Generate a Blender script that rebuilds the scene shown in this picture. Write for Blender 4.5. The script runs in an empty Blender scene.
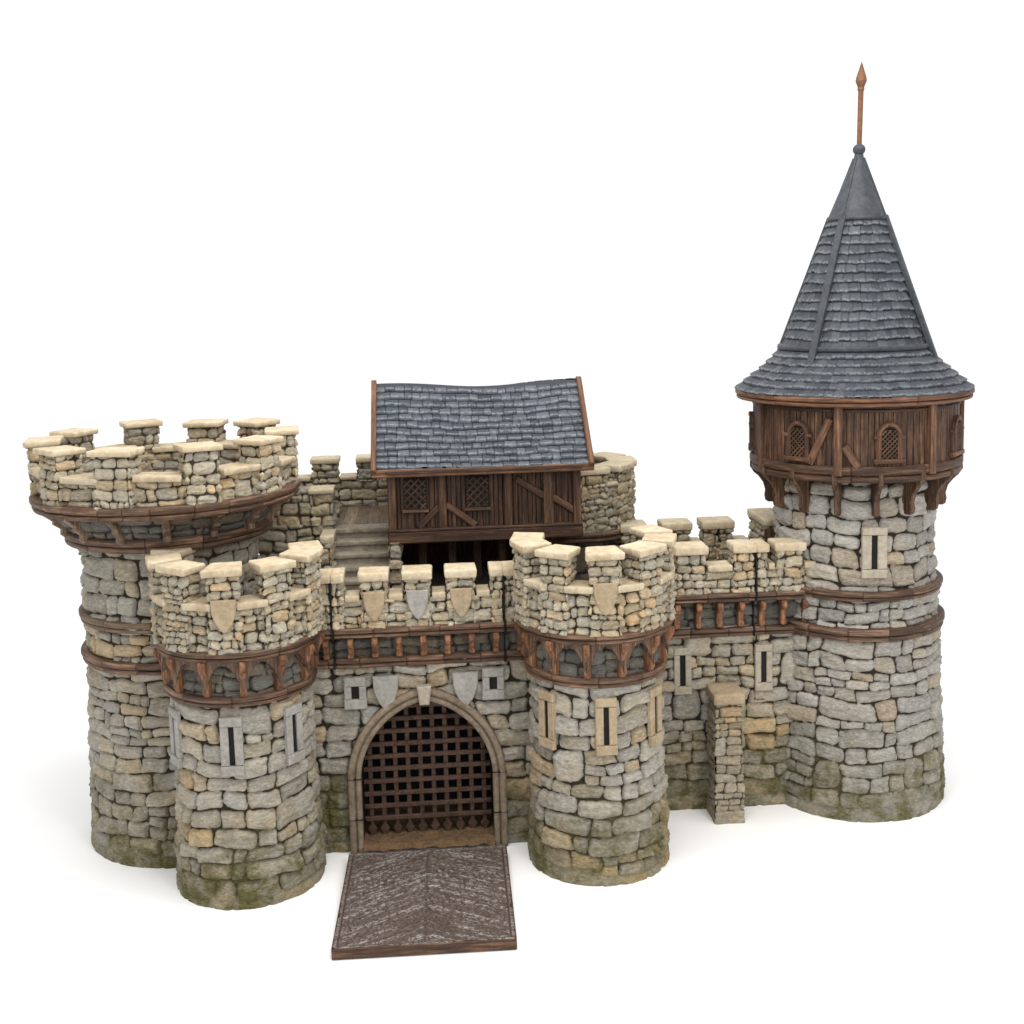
import bpy, math, random
import numpy as np
from math import sin, cos, pi, radians

random.seed(7)
scene = bpy.context.scene
COL = scene.collection
YAW = radians(4.0)                      # the model stands turned a little to the camera
D = radians

# ------------------------------------------------------------------ materials
def new_mat(name):
    m = bpy.data.materials.new(name); m.use_nodes = True
    nt = m.node_tree; nt.nodes.clear()
    out = nt.nodes.new('ShaderNodeOutputMaterial'); b = nt.nodes.new('ShaderNodeBsdfPrincipled')
    nt.links.new(b.outputs[0], out.inputs[0])
    return m, nt, b

class N:
    """tiny node-graph helper"""
    def __init__(s, nt): s.nt = nt
    def node(s, t, **kw):
        n = s.nt.nodes.new(t)
        for k, v in kw.items(): setattr(n, k, v)
        return n
    def put(s, sock, v):
        if hasattr(v, 'is_output'): s.nt.links.new(v, sock)
        else:
            if sock.type == 'RGBA' and len(v) == 3: v = (*v, 1)
            sock.default_value = v
    def attr(s, name, out='Color'):
        return s.node('ShaderNodeAttribute', attribute_name=name).outputs[out]
    def sep(s, v):
        n = s.node('ShaderNodeSeparateXYZ'); s.put(n.inputs[0], v); return n.outputs
    def math(s, op, a, b=0.0, c=None, clamp=False):
        n = s.node('ShaderNodeMath', operation=op, use_clamp=clamp)
        s.put(n.inputs[0], a); s.put(n.inputs[1], b)
        if c is not None: s.put(n.inputs[2], c)
        return n.outputs[0]
    def mix(s, f, a, b, mode='MIX'):
        n = s.node('ShaderNodeMix', data_type='RGBA', blend_type=mode)
        s.put(n.inputs[0], f); s.put(n.inputs[6], a); s.put(n.inputs[7], b)
        return n.outputs[2]
    def noise(s, vec, scale, detail=4, rough=.6, out=0):
        n = s.node('ShaderNodeTexNoise'); s.put(n.inputs['Vector'], vec)
        n.inputs['Scale'].default_value = scale; n.inputs['Detail'].default_value = detail
        n.inputs['Roughness'].default_value = rough
        return n.outputs[out]
    def ramp(s, f, stops, interp='LINEAR'):
        n = s.node('ShaderNodeValToRGB'); cr = n.color_ramp; cr.interpolation = interp
        while len(cr.elements) < len(stops): cr.elements.new(.5)
        for e, (p, c) in zip(cr.elements, stops):
            e.position = p; e.color = (*c, 1) if len(c) == 3 else c
        s.put(n.inputs[0], f); return n.outputs[0]
    def step(s, v, a, b):
        n = s.node('ShaderNodeMapRange', interpolation_type='SMOOTHSTEP')
        s.put(n.inputs[0], v); n.inputs[1].default_value = a; n.inputs[2].default_value = b
        return n.outputs[0]
    def vmath(s, op, a, b):
        n = s.node('ShaderNodeVectorMath', operation=op); s.put(n.inputs[0], a); s.put(n.inputs[1], b)
        return n.outputs[0]
    def bump(s, h, strength, dist):
        n = s.node('ShaderNodeBump'); n.inputs['Strength'].default_value = strength
        n.inputs['Distance'].default_value = dist; s.put(n.inputs['Height'], h); return n.outputs[0]

def stone_mat(name, stops, joint, brush, moss=True, tanwash=.44, bumpd=.008, dim=.70):
    m, nt, b = new_mat(name); g = N(nt)
    st = g.sep(g.attr('stone', 'Vector'))
    ident, hgt, rnd = st[0], st[1], st[2]
    pos = g.node('ShaderNodeNewGeometry').outputs['Position']
    base = g.ramp(ident, [(p, tuple(c*dim*k for c, k in zip(col, (1.02, 1.0, .965)))) for p, col in stops], 'LINEAR')
    brush = tuple(c*dim for c in brush)
    pst = g.vmath('MULTIPLY', pos, (1, 1, 2.6))
    n1 = g.noise(pst, 6, 6, .70); n2 = g.noise(pst, 24, 6, .78); n3 = g.noise(pos, 110, 2, .6)
    # uneven paint inside each stone
    v = g.math('MULTIPLY_ADD', n1, 1.0, .5)
    v = g.math('MULTIPLY', v, g.math('MULTIPLY_ADD', n2, 1.35, .33))
    v = g.math('MULTIPLY', v, g.math('MULTIPLY_ADD', rnd, .30, .85))
    vc = g.node('ShaderNodeCombineXYZ')
    for i in range(3): g.put(vc.inputs[i], v)
    col = g.mix(1.0, base, vc.outputs[0], 'MULTIPLY')
    # ochre wash in cloudy patches
    wash = g.step(g.noise(pos, 1.9, 4, .62), .48, .66)
    col = g.mix(g.math('MULTIPLY', wash, tanwash), col, g.mix(1.0, col, (1.10, .90, .60), 'MULTIPLY'))
    # dry-brushed crests
    cr = g.math('MULTIPLY', g.step(n2, .5, .68), g.step(hgt, .75, 1.0))
    col = g.mix(g.math('MULTIPLY', cr, .62), col, brush)
    # joint paint
    jm = g.math('SUBTRACT', 1.0, g.step(g.math('ADD', hgt, g.math('MULTIPLY', g.math('SUBTRACT', n3, .5), .3)), .05, .42))
    col = g.mix(jm, col, joint)
    if moss:
        z = g.sep(pos)[2]
        mn = g.noise(pos, 2.3, 5, .7)
        zz = g.math('ADD', z, g.math('MULTIPLY', g.math('SUBTRACT', mn, .5), 2.1))
        low = g.math('SUBTRACT', 1.0, g.step(zz, .05, 1.05))
        mcol = g.mix(g.step(n2, .35, .65), (.052, .048, .013), (.142, .126, .052))
        # damp corners where the growth climbs higher
        damp = None
        for c in ((2.95, .20, .25), (1.75, .25, .15), (-1.90, -.62, .30), (-2.75, -.55, .15)):
            q = g.node('ShaderNodeVectorMath', operation='DISTANCE'); g.put(q.inputs[0], pos); q.inputs[1].default_value = c
            e = g.math('SUBTRACT', 1.0, g.step(g.math('ADD', q.outputs['Value'], g.math('MULTIPLY', g.math('SUBTRACT', mn, .5), 1.2)), .25, .85))
            damp = e if damp is None else g.math('MAXIMUM', damp, e)
        low = g.math('MAXIMUM', low, damp)
        mm = g.math('MULTIPLY', low, g.math('MULTIPLY_ADD', g.step(g.noise(pos, 3.4, 5, .68), .42, .60), .60, .40))
        col = g.mix(mm, col, mcol)
    g.put(b.inputs['Base Color'], col)
    b.inputs['Roughness'].default_value = .8
    b.inputs['Specular IOR Level'].default_value = .25
    h = g.math('ADD', g.math('MULTIPLY', n2, 1.0), g.math('MULTIPLY', n3, .12))
    g.put(b.inputs['Normal'], g.bump(h, .8, bumpd*2))
    return m

def wood_mat(name, dark, mid, lite, gscale=1.0, bumpd=.006, rough=.6):
    m, nt, b = new_mat(name); g = N(nt)
    gr = g.attr('grain', 'Vector'); rnd = g.attr('piece', 'Fac')
    st = g.vmath('MULTIPLY', gr, (2.2*gscale, 34*gscale, 34*gscale))
    n1 = g.noise(st, 1.0, 4, .65)
    n2 = g.noise(g.vmath('MULTIPLY', gr, (9, 90, 90)), 1.0, 2, .6)
    pos = g.node('ShaderNodeNewGeometry').outputs['Position']
    n3 = g.noise(pos, 7, 3, .6)
    t = g.math('ADD', g.math('MULTIPLY', n1, .75), g.math('MULTIPLY', n2, .25))
    col = g.ramp(t, [(.3, dark), (.5, mid), (.68, lite)])
    v = g.math('MULTIPLY', g.math('MULTIPLY_ADD', rnd, .5, .72), g.math('MULTIPLY_ADD', n3, .8, .6))
    vc = g.node('ShaderNodeCombineXYZ')
    for i in range(3): g.put(vc.inputs[i], v)
    col = g.mix(1.0, col, vc.outputs[0], 'MULTIPLY')
    g.put(b.inputs['Base Color'], col)
    b.inputs['Roughness'].default_value = rough
    b.inputs['Specular IOR Level'].default_value = .3
    g.put(b.inputs['Normal'], g.bump(t, .7, bumpd))
    return m

def slate_mat(name, k=1.0, worn=.75):
    m, nt, b = new_mat(name); g = N(nt)
    st = g.sep(g.attr('stone', 'Vector'))
    pos = g.node('ShaderNodeNewGeometry').outputs['Position']
    n1 = g.noise(pos, 30, 4, .7); n2 = g.noise(pos, 110, 2, .6); n0 = g.noise(pos, 3, 3, .6)
    base = g.ramp(st[0], [(0, (.032*k, .038*k, .049*k)), (.5, (.050*k, .058*k, .071*k)), (1, (.074*k, .084*k, .097*k))])
    v = g.math('MULTIPLY_ADD', n1, 1.1, .45)
    v = g.math('MULTIPLY', v, g.math('MULTIPLY_ADD', n0, .4, .8))
    vc = g.node('ShaderNodeCombineXYZ')
    for i in range(3): g.put(vc.inputs[i], v)
    col = g.mix(1.0, base, vc.outputs[0], 'MULTIPLY')
    # worn pale lower edges of the slates, dark paint in the gaps
    wear = g.math('MULTIPLY', g.step(st[1], .5, .95), g.step(n1, .38, .60))
    col = g.mix(g.math('MULTIPLY', wear, worn), col, (.25, .272, .30))
    col = g.mix(g.step(st[2], .4, .9), col, (.014, .016, .02))
    g.put(b.inputs['Base Color'], col)
    b.inputs['Roughness'].default_value = .62
    b.inputs['Specular IOR Level'].default_value = .3
    g.put(b.inputs['Normal'], g.bump(g.math('ADD', n1, g.math('MULTIPLY', n2, .5)), .5, .008))
    return m

def plain_mat(name, c1, c2, scale=20, rough=.7, bumpd=.005, spec=.25):
    m, nt, b = new_mat(name); g = N(nt)
    pos = g.node('ShaderNodeNewGeometry').outputs['Position']
    n1 = g.noise(pos, scale, 5, .68); n2 = g.noise(pos, scale*4, 2, .6); n3 = g.noise(pos, scale*.18, 3, .6)
    t = g.math('ADD', g.math('MULTIPLY', n1, .6), g.math('MULTIPLY', n3, .4))
    g.put(b.inputs['Base Color'], g.ramp(t, [(.36, c1), (.62, c2)]))
    b.inputs['Roughness'].default_value = rough
    b.inputs['Specular IOR Level'].default_value = spec
    g.put(b.inputs['Normal'], g.bump(g.math('ADD', n1, g.math('MULTIPLY', n2, .6)), .55, bumpd))
    return m

JOINT = (.026, .019, .012)
M = {}
M['wall'] = stone_mat('wall_stone', [(0, (.36, .335, .28)), (.30, (.43, .405, .345)), (.55, (.385, .375, .345)), (.72, (.45, .405, .32)), (.90, (.46, .375, .255)), (1, (.50, .38, .23))], JOINT, (.60, .57, .52))
M['grey'] = stone_mat('grey_wall_stone', [(0, (.36, .345, .315)), (.35, (.43, .415, .38)), (.65, (.39, .385, .37)), (.9, (.44, .405, .345)), (1, (.44, .36, .26))], JOINT, (.60, .58, .54), tanwash=.22)
M['parapet'] = stone_mat('parapet_stone', [(0, (.43, .38, .29)), (.35, (.50, .45, .345)), (.6, (.43, .41, .35)), (.8, (.52, .44, .315)), (1, (.55, .42, .265))], (.040, .029, .017), (.74, .66, .50), moss=False, tanwash=.4)
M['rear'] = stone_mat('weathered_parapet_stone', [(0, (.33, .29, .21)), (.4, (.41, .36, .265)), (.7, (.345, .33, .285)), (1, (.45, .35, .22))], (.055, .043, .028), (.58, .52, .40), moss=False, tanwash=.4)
M['shade'] = stone_mat('shade_darkened_stone', [(0, (.22, .21, .19)), (.5, (.27, .26, .24)), (1, (.30, .25, .18))], (.03, .025, .02), (.38, .36, .33), moss=False, tanwash=.2, dim=.42)  # stone colour darkened to paint in the shade under bands and rims
M['cope'] = plain_mat('coping_stone', (.37, .285, .175), (.58, .495, .36), 14, .75, .012)
M['rearcope'] = plain_mat('weathered_coping_stone', (.32, .26, .17), (.50, .43, .31), 14, .75, .010)
M['sill'] = plain_mat('sill_stone', (.34, .26, .16), (.53, .45, .325), 14, .75, .010)
M['dress'] = plain_mat('dressed_stone', (.25, .215, .16), (.40, .355, .28), 22, .75, .007)
M['dressgrey'] = plain_mat('grey_dressed_stone', (.195, .185, .165), (.325, .312, .285), 24, .75, .006)
M['dresstan'] = plain_mat('tan_dressed_stone', (.25, .185, .11), (.38, .30, .20), 24, .75, .008)
M['arch'] = plain_mat('arch_stone', (.115, .085, .057), (.26, .205, .148), 22, .75, .008)
M['dark'] = plain_mat('dark_paint', (.006, .005, .005), (.014, .012, .011), 20, .85)
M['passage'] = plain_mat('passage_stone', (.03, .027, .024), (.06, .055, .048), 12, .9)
M['wood'] = wood_mat('brown_timber', (.011, .005, .0028), (.058, .029, .0155), (.185, .097, .052))
M['band'] = wood_mat('band_timber', (.018, .0095, .0058), (.088, .048, .029), (.26, .158, .098))
M['paleband'] = wood_mat('worn_band_timber', (.055, .033, .020), (.14, .092, .058), (.26, .185, .125))
M['oak'] = wood_mat('dark_oak_board', (.007, .0035, .002), (.036, .017, .0095), (.12, .060, .033))
M['eaves'] = wood_mat('eaves_timber', (.035, .014, .007), (.108, .049, .025), (.23, .117, .062))
M['frame'] = wood_mat('frame_timber', (.018, .008, .0045), (.078, .037, .019), (.22, .112, .060))
M['peg'] = wood_mat('end_grain_timber', (.045, .019, .009), (.145, .064, .030), (.33, .165, .082))
M['plank'] = wood_mat('weathered_plank', (.085, .060, .038), (.15, .11, .073), (.23, .175, .12))
M['step'] = plain_mat('stair_stone', (.15, .122, .09), (.30, .265, .21), 16, .8, .01)
M['bridge'] = None
M['iron'] = plain_mat('rusty_brown_bars', (.030, .017, .012), (.100, .058, .040), 40, .7, .006)
M['sand'] = plain_mat('sandy_ground_paint', (.080, .046, .023), (.225, .142, .078), 45, .9, .02)
M['slate'] = slate_mat('roof_slate', .82, .42)
M['hallslate'] = slate_mat('hall_roof_slate', 1.2, .62)
M['lead'] = plain_mat('lead_sheet', (.020, .023, .029), (.050, .056, .066), 16, .55, .006, .35)
M['spear'] = plain_mat('spear_brown', (.095, .042, .020), (.17, .08, .042), 30, .6)

def bridge_mat():
    m, nt, b = new_mat('carved_bridge_planks'); g = N(nt)
    gr = g.attr('grain', 'Vector')
    n1 = g.noise(g.vmath('MULTIPLY', gr, (22, 62, 62)), 1.0, 4, .75)
    pos = g.node('ShaderNodeNewGeometry').outputs['Position']
    n2 = g.noise(pos, 55, 3, .7); n3 = g.noise(pos, 6, 3, .6)
    hgt = g.sep(g.attr('stone', 'Vector'))[1]
    base = g.mix(g.step(n1, .35, .65), (.036, .022, .016), (.105, .072, .057))
    br = g.math('MULTIPLY', g.step(hgt, .30, .78), g.step(g.math('ADD', g.math('MULTIPLY', n1, .72), g.math('MULTIPLY', n2, .28)), .44, .55))
    col = g.mix(g.math('MULTIPLY', br, .9), base, (.32, .295, .28))
    g.put(b.inputs['Base Color'], col); b.inputs['Roughness'].default_value = .55
    g.put(b.inputs['Normal'], g.bump(g.math('ADD', n1, n2), .6, .008))
    return m
M['bridge'] = bridge_mat()

# ------------------------------------------------------------------ object helpers
ORG = [0.0, 0.0]
LEAN = False
def world(x, y, z=0):
    return (x*cos(YAW) - y*sin(YAW), x*sin(YAW) + y*cos(YAW), z)

def thing(name, label, cat, x, y, group=None):
    o = bpy.data.objects.new(name, None); COL.objects.link(o)
    o.location = world(x, y); o.rotation_euler = (0, 0, YAW); o.empty_display_size = .2
    o['label'] = label; o['category'] = cat; o['kind'] = 'thing'
    if group: o['group'] = group
    ORG[0], ORG[1] = x, y
    return o

def raw_mesh(name, V, faces, mat, parent, attrs=None, smooth=True):
    """faces: (n,4) or (n,3) array, or a list of index lists"""
    V = np.asarray(V, dtype=np.float64).reshape(-1, 3).copy()
    if LEAN: V[:, 0] += -.028 + .022*(V[:, 2]-4.4)     # the lifted-off roof sits a touch askew on its tower
    V[:, 0] -= ORG[0]; V[:, 1] -= ORG[1]
    me = bpy.data.meshes.new(name)
    me.vertices.add(len(V)); me.vertices.foreach_set('co', V.astype(np.float32).ravel())
    if isinstance(faces, np.ndarray):
        k = faces.shape[1]; n = len(faces)
        li = faces.ravel().astype(np.int32); ls = (np.arange(n)*k).astype(np.int32)
    else:
        n = len(faces); li = np.fromiter((i for f in faces for i in f), dtype=np.int32)
        ls = np.cumsum([0] + [len(f) for f in faces])[:-1].astype(np.int32)
    me.loops.add(len(li)); me.loops.foreach_set('vertex_index', li)
    me.polygons.add(n); me.polygons.foreach_set('loop_start', ls)
    me.update(calc_edges=True); me.validate()
    me.polygons.foreach_set('use_smooth', np.full(len(me.polygons), smooth))
    for an, (ty, arr) in (attrs or {}).items():
        a = me.attributes.new(an, ty, 'POINT')
        arr = np.asarray(arr, dtype=np.float32)
        a.data.foreach_set('vector' if ty == 'FLOAT_VECTOR' else 'value', arr.ravel())
    me.materials.append(mat)
    o = bpy.data.objects.new(name, me); COL.objects.link(o)
    if parent: o.parent = parent
    return o

# ------------------------------------------------------------------ noise
def vnoise(x, y, seed):
    xi = np.floor(x).astype(np.int64); yi = np.floor(y).astype(np.int64)
    fx = x - xi; fy = y - yi
    fx = fx*fx*(3-2*fx); fy = fy*fy*(3-2*fy)
    def h(a, b):
        n = (a*374761393 + b*668265263 + seed*974634777) & 0x7fffffff
        n = ((n ^ (n >> 13))*1274126177) & 0x7fffffff
        return ((n ^ (n >> 16)) & 0xffff)/65535.0
    return (h(xi, yi)*(1-fx)+h(xi+1, yi)*fx)*(1-fy) + (h(xi, yi+1)*(1-fx)+h(xi+1, yi+1)*fx)*fy
def fbm(x, y, seed, o=3):
    s = 0; a = .5
    for i in range(o):
        s = s + a*(vnoise(x*2**i, y*2**i, seed+i*17) - .5); a *= .5
    return s*2

# ------------------------------------------------------------------ plans (seen from above, outward is to the right of travel)
def arc(cx, cy, r, a0, a1, step=.006):
    """angles in degrees from the front (-y) towards +x"""
    n = max(8, int(abs(D(a1-a0))*r/step))
    a = np.radians(np.linspace(a0, a1, n+1))
    return np.stack([cx + r*np.sin(a), cy - r*np.cos(a)], 1)
def rounded(pts, r=.02, closed=True):
    pts = [np.array(p, float) for p in pts]; out = []; n = len(pts)
    for i, p in enumerate(pts):
        if not closed and i in (0, n-1): out.append(p); continue
        a = pts[i-1]; b = pts[(i+1) % n]
        da = (a-p)/np.linalg.norm(a-p); db = (b-p)/np.linalg.norm(b-p)
        rr = min(r, np.linalg.norm(a-p)*.45, np.linalg.norm(b-p)*.45)
        for t in np.linspace(0, 1, 5):
            q = (1-t)**2*(p+da*rr) + 2*t*(1-t)*p + t*t*(p+db*rr); out.append(q)
    if closed: out.append(out[0])
    return np.array(out)
def resample(P, step, back=1.0, fine_dir=True):
    d = np.linalg.norm(np.diff(P, axis=0), axis=1); s = np.concatenate([[0], np.cumsum(d)])
    L = s[-1]
    # finer where the surface faces the front half
    us = [0.0]
    while us[-1] < L - 1e-9:
        u = us[-1]; i = min(np.searchsorted(s, u+1e-9, 'right')-1, len(d)-1)
        t = (P[i+1]-P[i])/max(d[i], 1e-9); ny = -t[0]
        us.append(min(L, u + (step if ny < .35 else step*back)))
    us = np.array(us)
    x = np.interp(us, s, P[:, 0]); y = np.interp(us, s, P[:, 1])
    e = step*.6
    def at(u): return np.stack([np.interp(u, s, P[:, 0]), np.interp(u, s, P[:, 1])], 1)
    closed = np.linalg.norm(P[0]-P[-1]) < 1e-6
    if closed: t = at((us+e) % L) - at((us-e) % L)
    else: t = at(np.clip(us+e, 0, L)) - at(np.clip(us-e, 0, L))
    t /= np.maximum(np.linalg.norm(t, axis=1, keepdims=True), 1e-9)
    n = np.stack([t[:, 1], -t[:, 0]], 1)
    return us, np.stack([x, y], 1), n, L

# ------------------------------------------------------------------ rubble masonry as relief
def stone_layout(L, H, row, rng, res, asp):
    rects = []
    v = -row*.3
    while v < H + row*.2:
        hb = row*rng.uniform(1.7, 2.25)
        u = -row*rng.uniform(0, 1)
        while u < L + row:
            k = rng.random()
            W = row*rng.uniform(2.8, 5.5)
            if k < .78: fr = [0, rng.uniform(.42, .58), 1]
            elif k < .90:
                a = rng.uniform(.26, .40); fr = [0, a, a+rng.uniform(.25, .36), 1]
            elif k < .95: fr = [0, rng.uniform(.26, .34), 1]
            else: fr = [0, 1]; W = row*rng.uniform(1.3, 2.0)
            for a, b in zip(fr[:-1], fr[1:]):
                hh = (b-a)*hb; x = u
                while x < u + W - 1e-6:
                    w = hh*rng.uniform(*asp)
                    if u + W - (x+w) < hh*.7: w = u + W - x
                    rects.append((x, x+w, v+a*hb, v+b*hb)); x += w
            u += W
        v += hb
    R = np.array(rects)
    nu, nv = int((L+2*row)/res)+2, int((H+2*row)/res)+2
    lab = np.zeros((nu, nv), np.int32)
    for i, (a, b, c, d) in enumerate(rects):
        ia, ib = int(round((a+row)/res)), int(round((b+row)/res)); ic, id_ = int(round((c+row)/res)), int(round((d+row)/res))
        lab[max(ia, 0):max(ib, 0), max(ic, 0):max(id_, 0)] = i
    return R, lab

def masonry(name, plan, z0, z1, mat, parent, off=None, row=.2, depth=.035, step=.012, seed=1, back=3.0,
            recess=(), hole=None, cap=False, joint=.006, idr=(0, 1), warp=.26, asp=(1.15, 2.9), rmin=.30, slits=()):
    depth *= 1.05; rng = np.random.RandomState(seed)
    us, P, n, L = resample(plan, step, back)
    zs = np.linspace(z0, z1, max(3, int(round((z1-z0)/step))+1)); H = z1-z0
    res = max(.004, row*.03)
    R, lab = stone_layout(L, H, row, rng, res, asp)
    U, Z = np.meshgrid(us, zs, indexing='ij'); Vv = Z - z0
    f = 1/row
    wu = U + row*warp*1.1*fbm(U*f*.8, Vv*f*.8, seed+3, 3); wv = Vv + row*warp*1.5*fbm(U*f*.42+9, Vv*f*.5, seed+5, 3)
    iu = np.clip(((wu+row)/res).astype(int), 0, lab.shape[0]-1); iv = np.clip(((wv+row)/res).astype(int), 0, lab.shape[1]-1)
    k = lab[iu, iv]
    rnd = rng.rand(len(R), 6)
    cx = (R[:, 0]+R[:, 1])/2; cy = (R[:, 2]+R[:, 3])/2; hx = (R[:, 1]-R[:, 0])/2; hy = (R[:, 3]-R[:, 2])/2
    px = wu-cx[k]; py = wv-cy[k]
    # outlines lean a little so that no stone is a plain rectangle
    sk = (rnd[:, 4]-.5)*.36; sx = (rnd[:, 5]-.5)*.30
    py2 = py + sk[k]*px*np.minimum(1, hy[k]/hx[k]); px2 = px + sx[k]*py
    mh = np.minimum(hx, hy); rad = mh*(rmin+.34*rnd[:, 3])
    qx = np.abs(px2)-(hx[k]-joint/2-rad[k]); qy = np.abs(py2)-(hy[k]-joint/2-rad[k])
    sd = np.minimum(np.maximum(qx, qy), 0) + np.hypot(np.maximum(qx, 0), np.maximum(qy, 0)) - rad[k]
    d = -sd + mh[k]*.13*fbm(U*f*3, Vv*f*3, seed+11, 2)
    bev = np.maximum(mh[k]*(.32+.30*rnd[:, 2][k]), step*1.4)
    t = np.clip(d/bev, 0, 1); h = (1-(1-t)**2.0)**.85
    tilt = (px/hx[k]*(rnd[:, 1][k]-.5) + py/hy[k]*(rnd[:, 2][k]-.5))*.75
    rough = .46*fbm(U*f*1.6, Vv*f*3.4, seed+23, 4)
    facet = .34*np.abs(fbm(U*f*1.3+4, Vv*f*2.2, seed+31, 3)) - .12
    disp = -depth + depth*h*(.72+.5*rnd[:, 0][k]+tilt+rough+facet) + depth*.12*fbm(U*f*6, Vv*f*6, seed+40, 2)
    for (u0, u1, a, b, dp) in list(recess)+[(u-.055, u+.055, a, b, .10) for (u, a, b) in slits]:
        m = (U > u0) & (U < u1) & (Z > a) & (Z < b)
        disp = np.where(m, -dp, disp); h = np.where(m, 0, h)
    if z0 == 0:                             # the foot is smeared over with texture paste
        w_ = np.clip(1.15 - Z/(.12+.34*np.clip(vnoise(U*1.3, Z*0, seed+60)-.3, 0, 1)), 0, .66)
        disp = disp*(1-w_) + (-depth*.25+depth*.25*fbm(U*9, Z*9, seed+61, 3))*w_; h = h*(1-w_)+.8*w_
    o = off(zs)[None, :] if off is not None else 0
    T = disp + o
    X = P[:, 0][:, None] + n[:, 0][:, None]*T; Y = P[:, 1][:, None] + n[:, 1][:, None]*T
    nu, nz = U.shape
    V = np.stack([X, Y, Z], -1).reshape(-1, 3)
    idx = np.arange(nu*nz).reshape(nu, nz)
    F = np.stack([idx[:-1, :-1], idx[1:, :-1], idx[1:, 1:], idx[:-1, 1:]], -1).reshape(-1, 4)
    if hole is not None:
        c = V[F].mean(axis=1); F = F[~hole(c[:, 0], c[:, 1], c[:, 2])]
    ident = idr[0] + (idr[1]-idr[0])*rnd[:, 5][k]
    st = np.stack([ident, h, rnd[:, 0][k]], -1).reshape(-1, 3)
    if cap:
        faces = F.tolist(); faces.append(idx[:-1, -1].tolist())
        return raw_mesh(name, V, faces, mat, parent, {'stone': ('FLOAT_VECTOR', st)})
    return raw_mesh(name, V, F, mat, parent, {'stone': ('FLOAT_VECTOR', st)})

# ------------------------------------------------------------------ slabs (copings, sills)
def slab(name, plan, z0, z1, mat, parent, seed=1, rough=.010, slope=0.0):
    """plan: corner list (counter-clockwise seen from above)"""
    P = rounded(plan, .018)[:-1]; Q = []
    for i in range(len(P)):
        a, b = P[i], P[(i+1) % len(P)]; m = max(1, int(np.linalg.norm(b-a)/.03))
        for j in range(m): Q.append(a+(b-a)*j/m)
    Q = np.array(Q); n = len(Q); c = Q.mean(0)
    d = Q-c; dl = np.linalg.norm(d, axis=1, keepdims=True); dn = d/dl
    per = np.arange(n)*.03
    j1 = fbm(per*14, per*0+seed*3.1, seed, 2)[:, None]*rough; j2 = fbm(per*14, per*0+seed*5.7, seed+9, 2)[:, None]*rough
    H = z1-z0; rings = []
    def ring(inset, z, j, zj=0): rings.append((Q - dn*inset + dn*j, z + zj*fbm(per*9, per*0+z*7, seed+5, 2)))
    ring(.012, z0, j1); ring(.002, z0+H*.14, j1, .004); ring(0, z0+H*.78, j2, .006); ring(.004, z0+H*.93, j2, .005); ring(.013, z1, j2, .004)
    V = []
    for q, z in rings:
        zz = np.broadcast_to(z, (n,)); V.append(np.column_stack([q, zz]))
    for t in (.72, .4):
        q = c + (rings[-1][0]-c)*t
        V.append(np.column_stack([q, z1 + .006*fbm(q[:, 0]*9, q[:, 1]*9, seed+2, 2)]))
    V.append(np.array([[c[0], c[1], z1]])); nr = len(V)-1; V = np.concatenate(V)
    F = []
    for r in range(nr-1):
        for i in range(n):
            k = (i+1) % n; F.append([r*n+i, r*n+k, (r+1)*n+k, (r+1)*n+i])
    for i in range(n): F.append([(nr-1)*n+i, (nr-1)*n+(i+1) % n, nr*n])
    F.append(list(range(n))[::-1])
    if slope: V[:, 2] += slope*((V[:, 0]-c[0]) + .6*(V[:, 1]-c[1]))
    o = raw_mesh(name, V, F, mat, parent)
    return o

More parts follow.
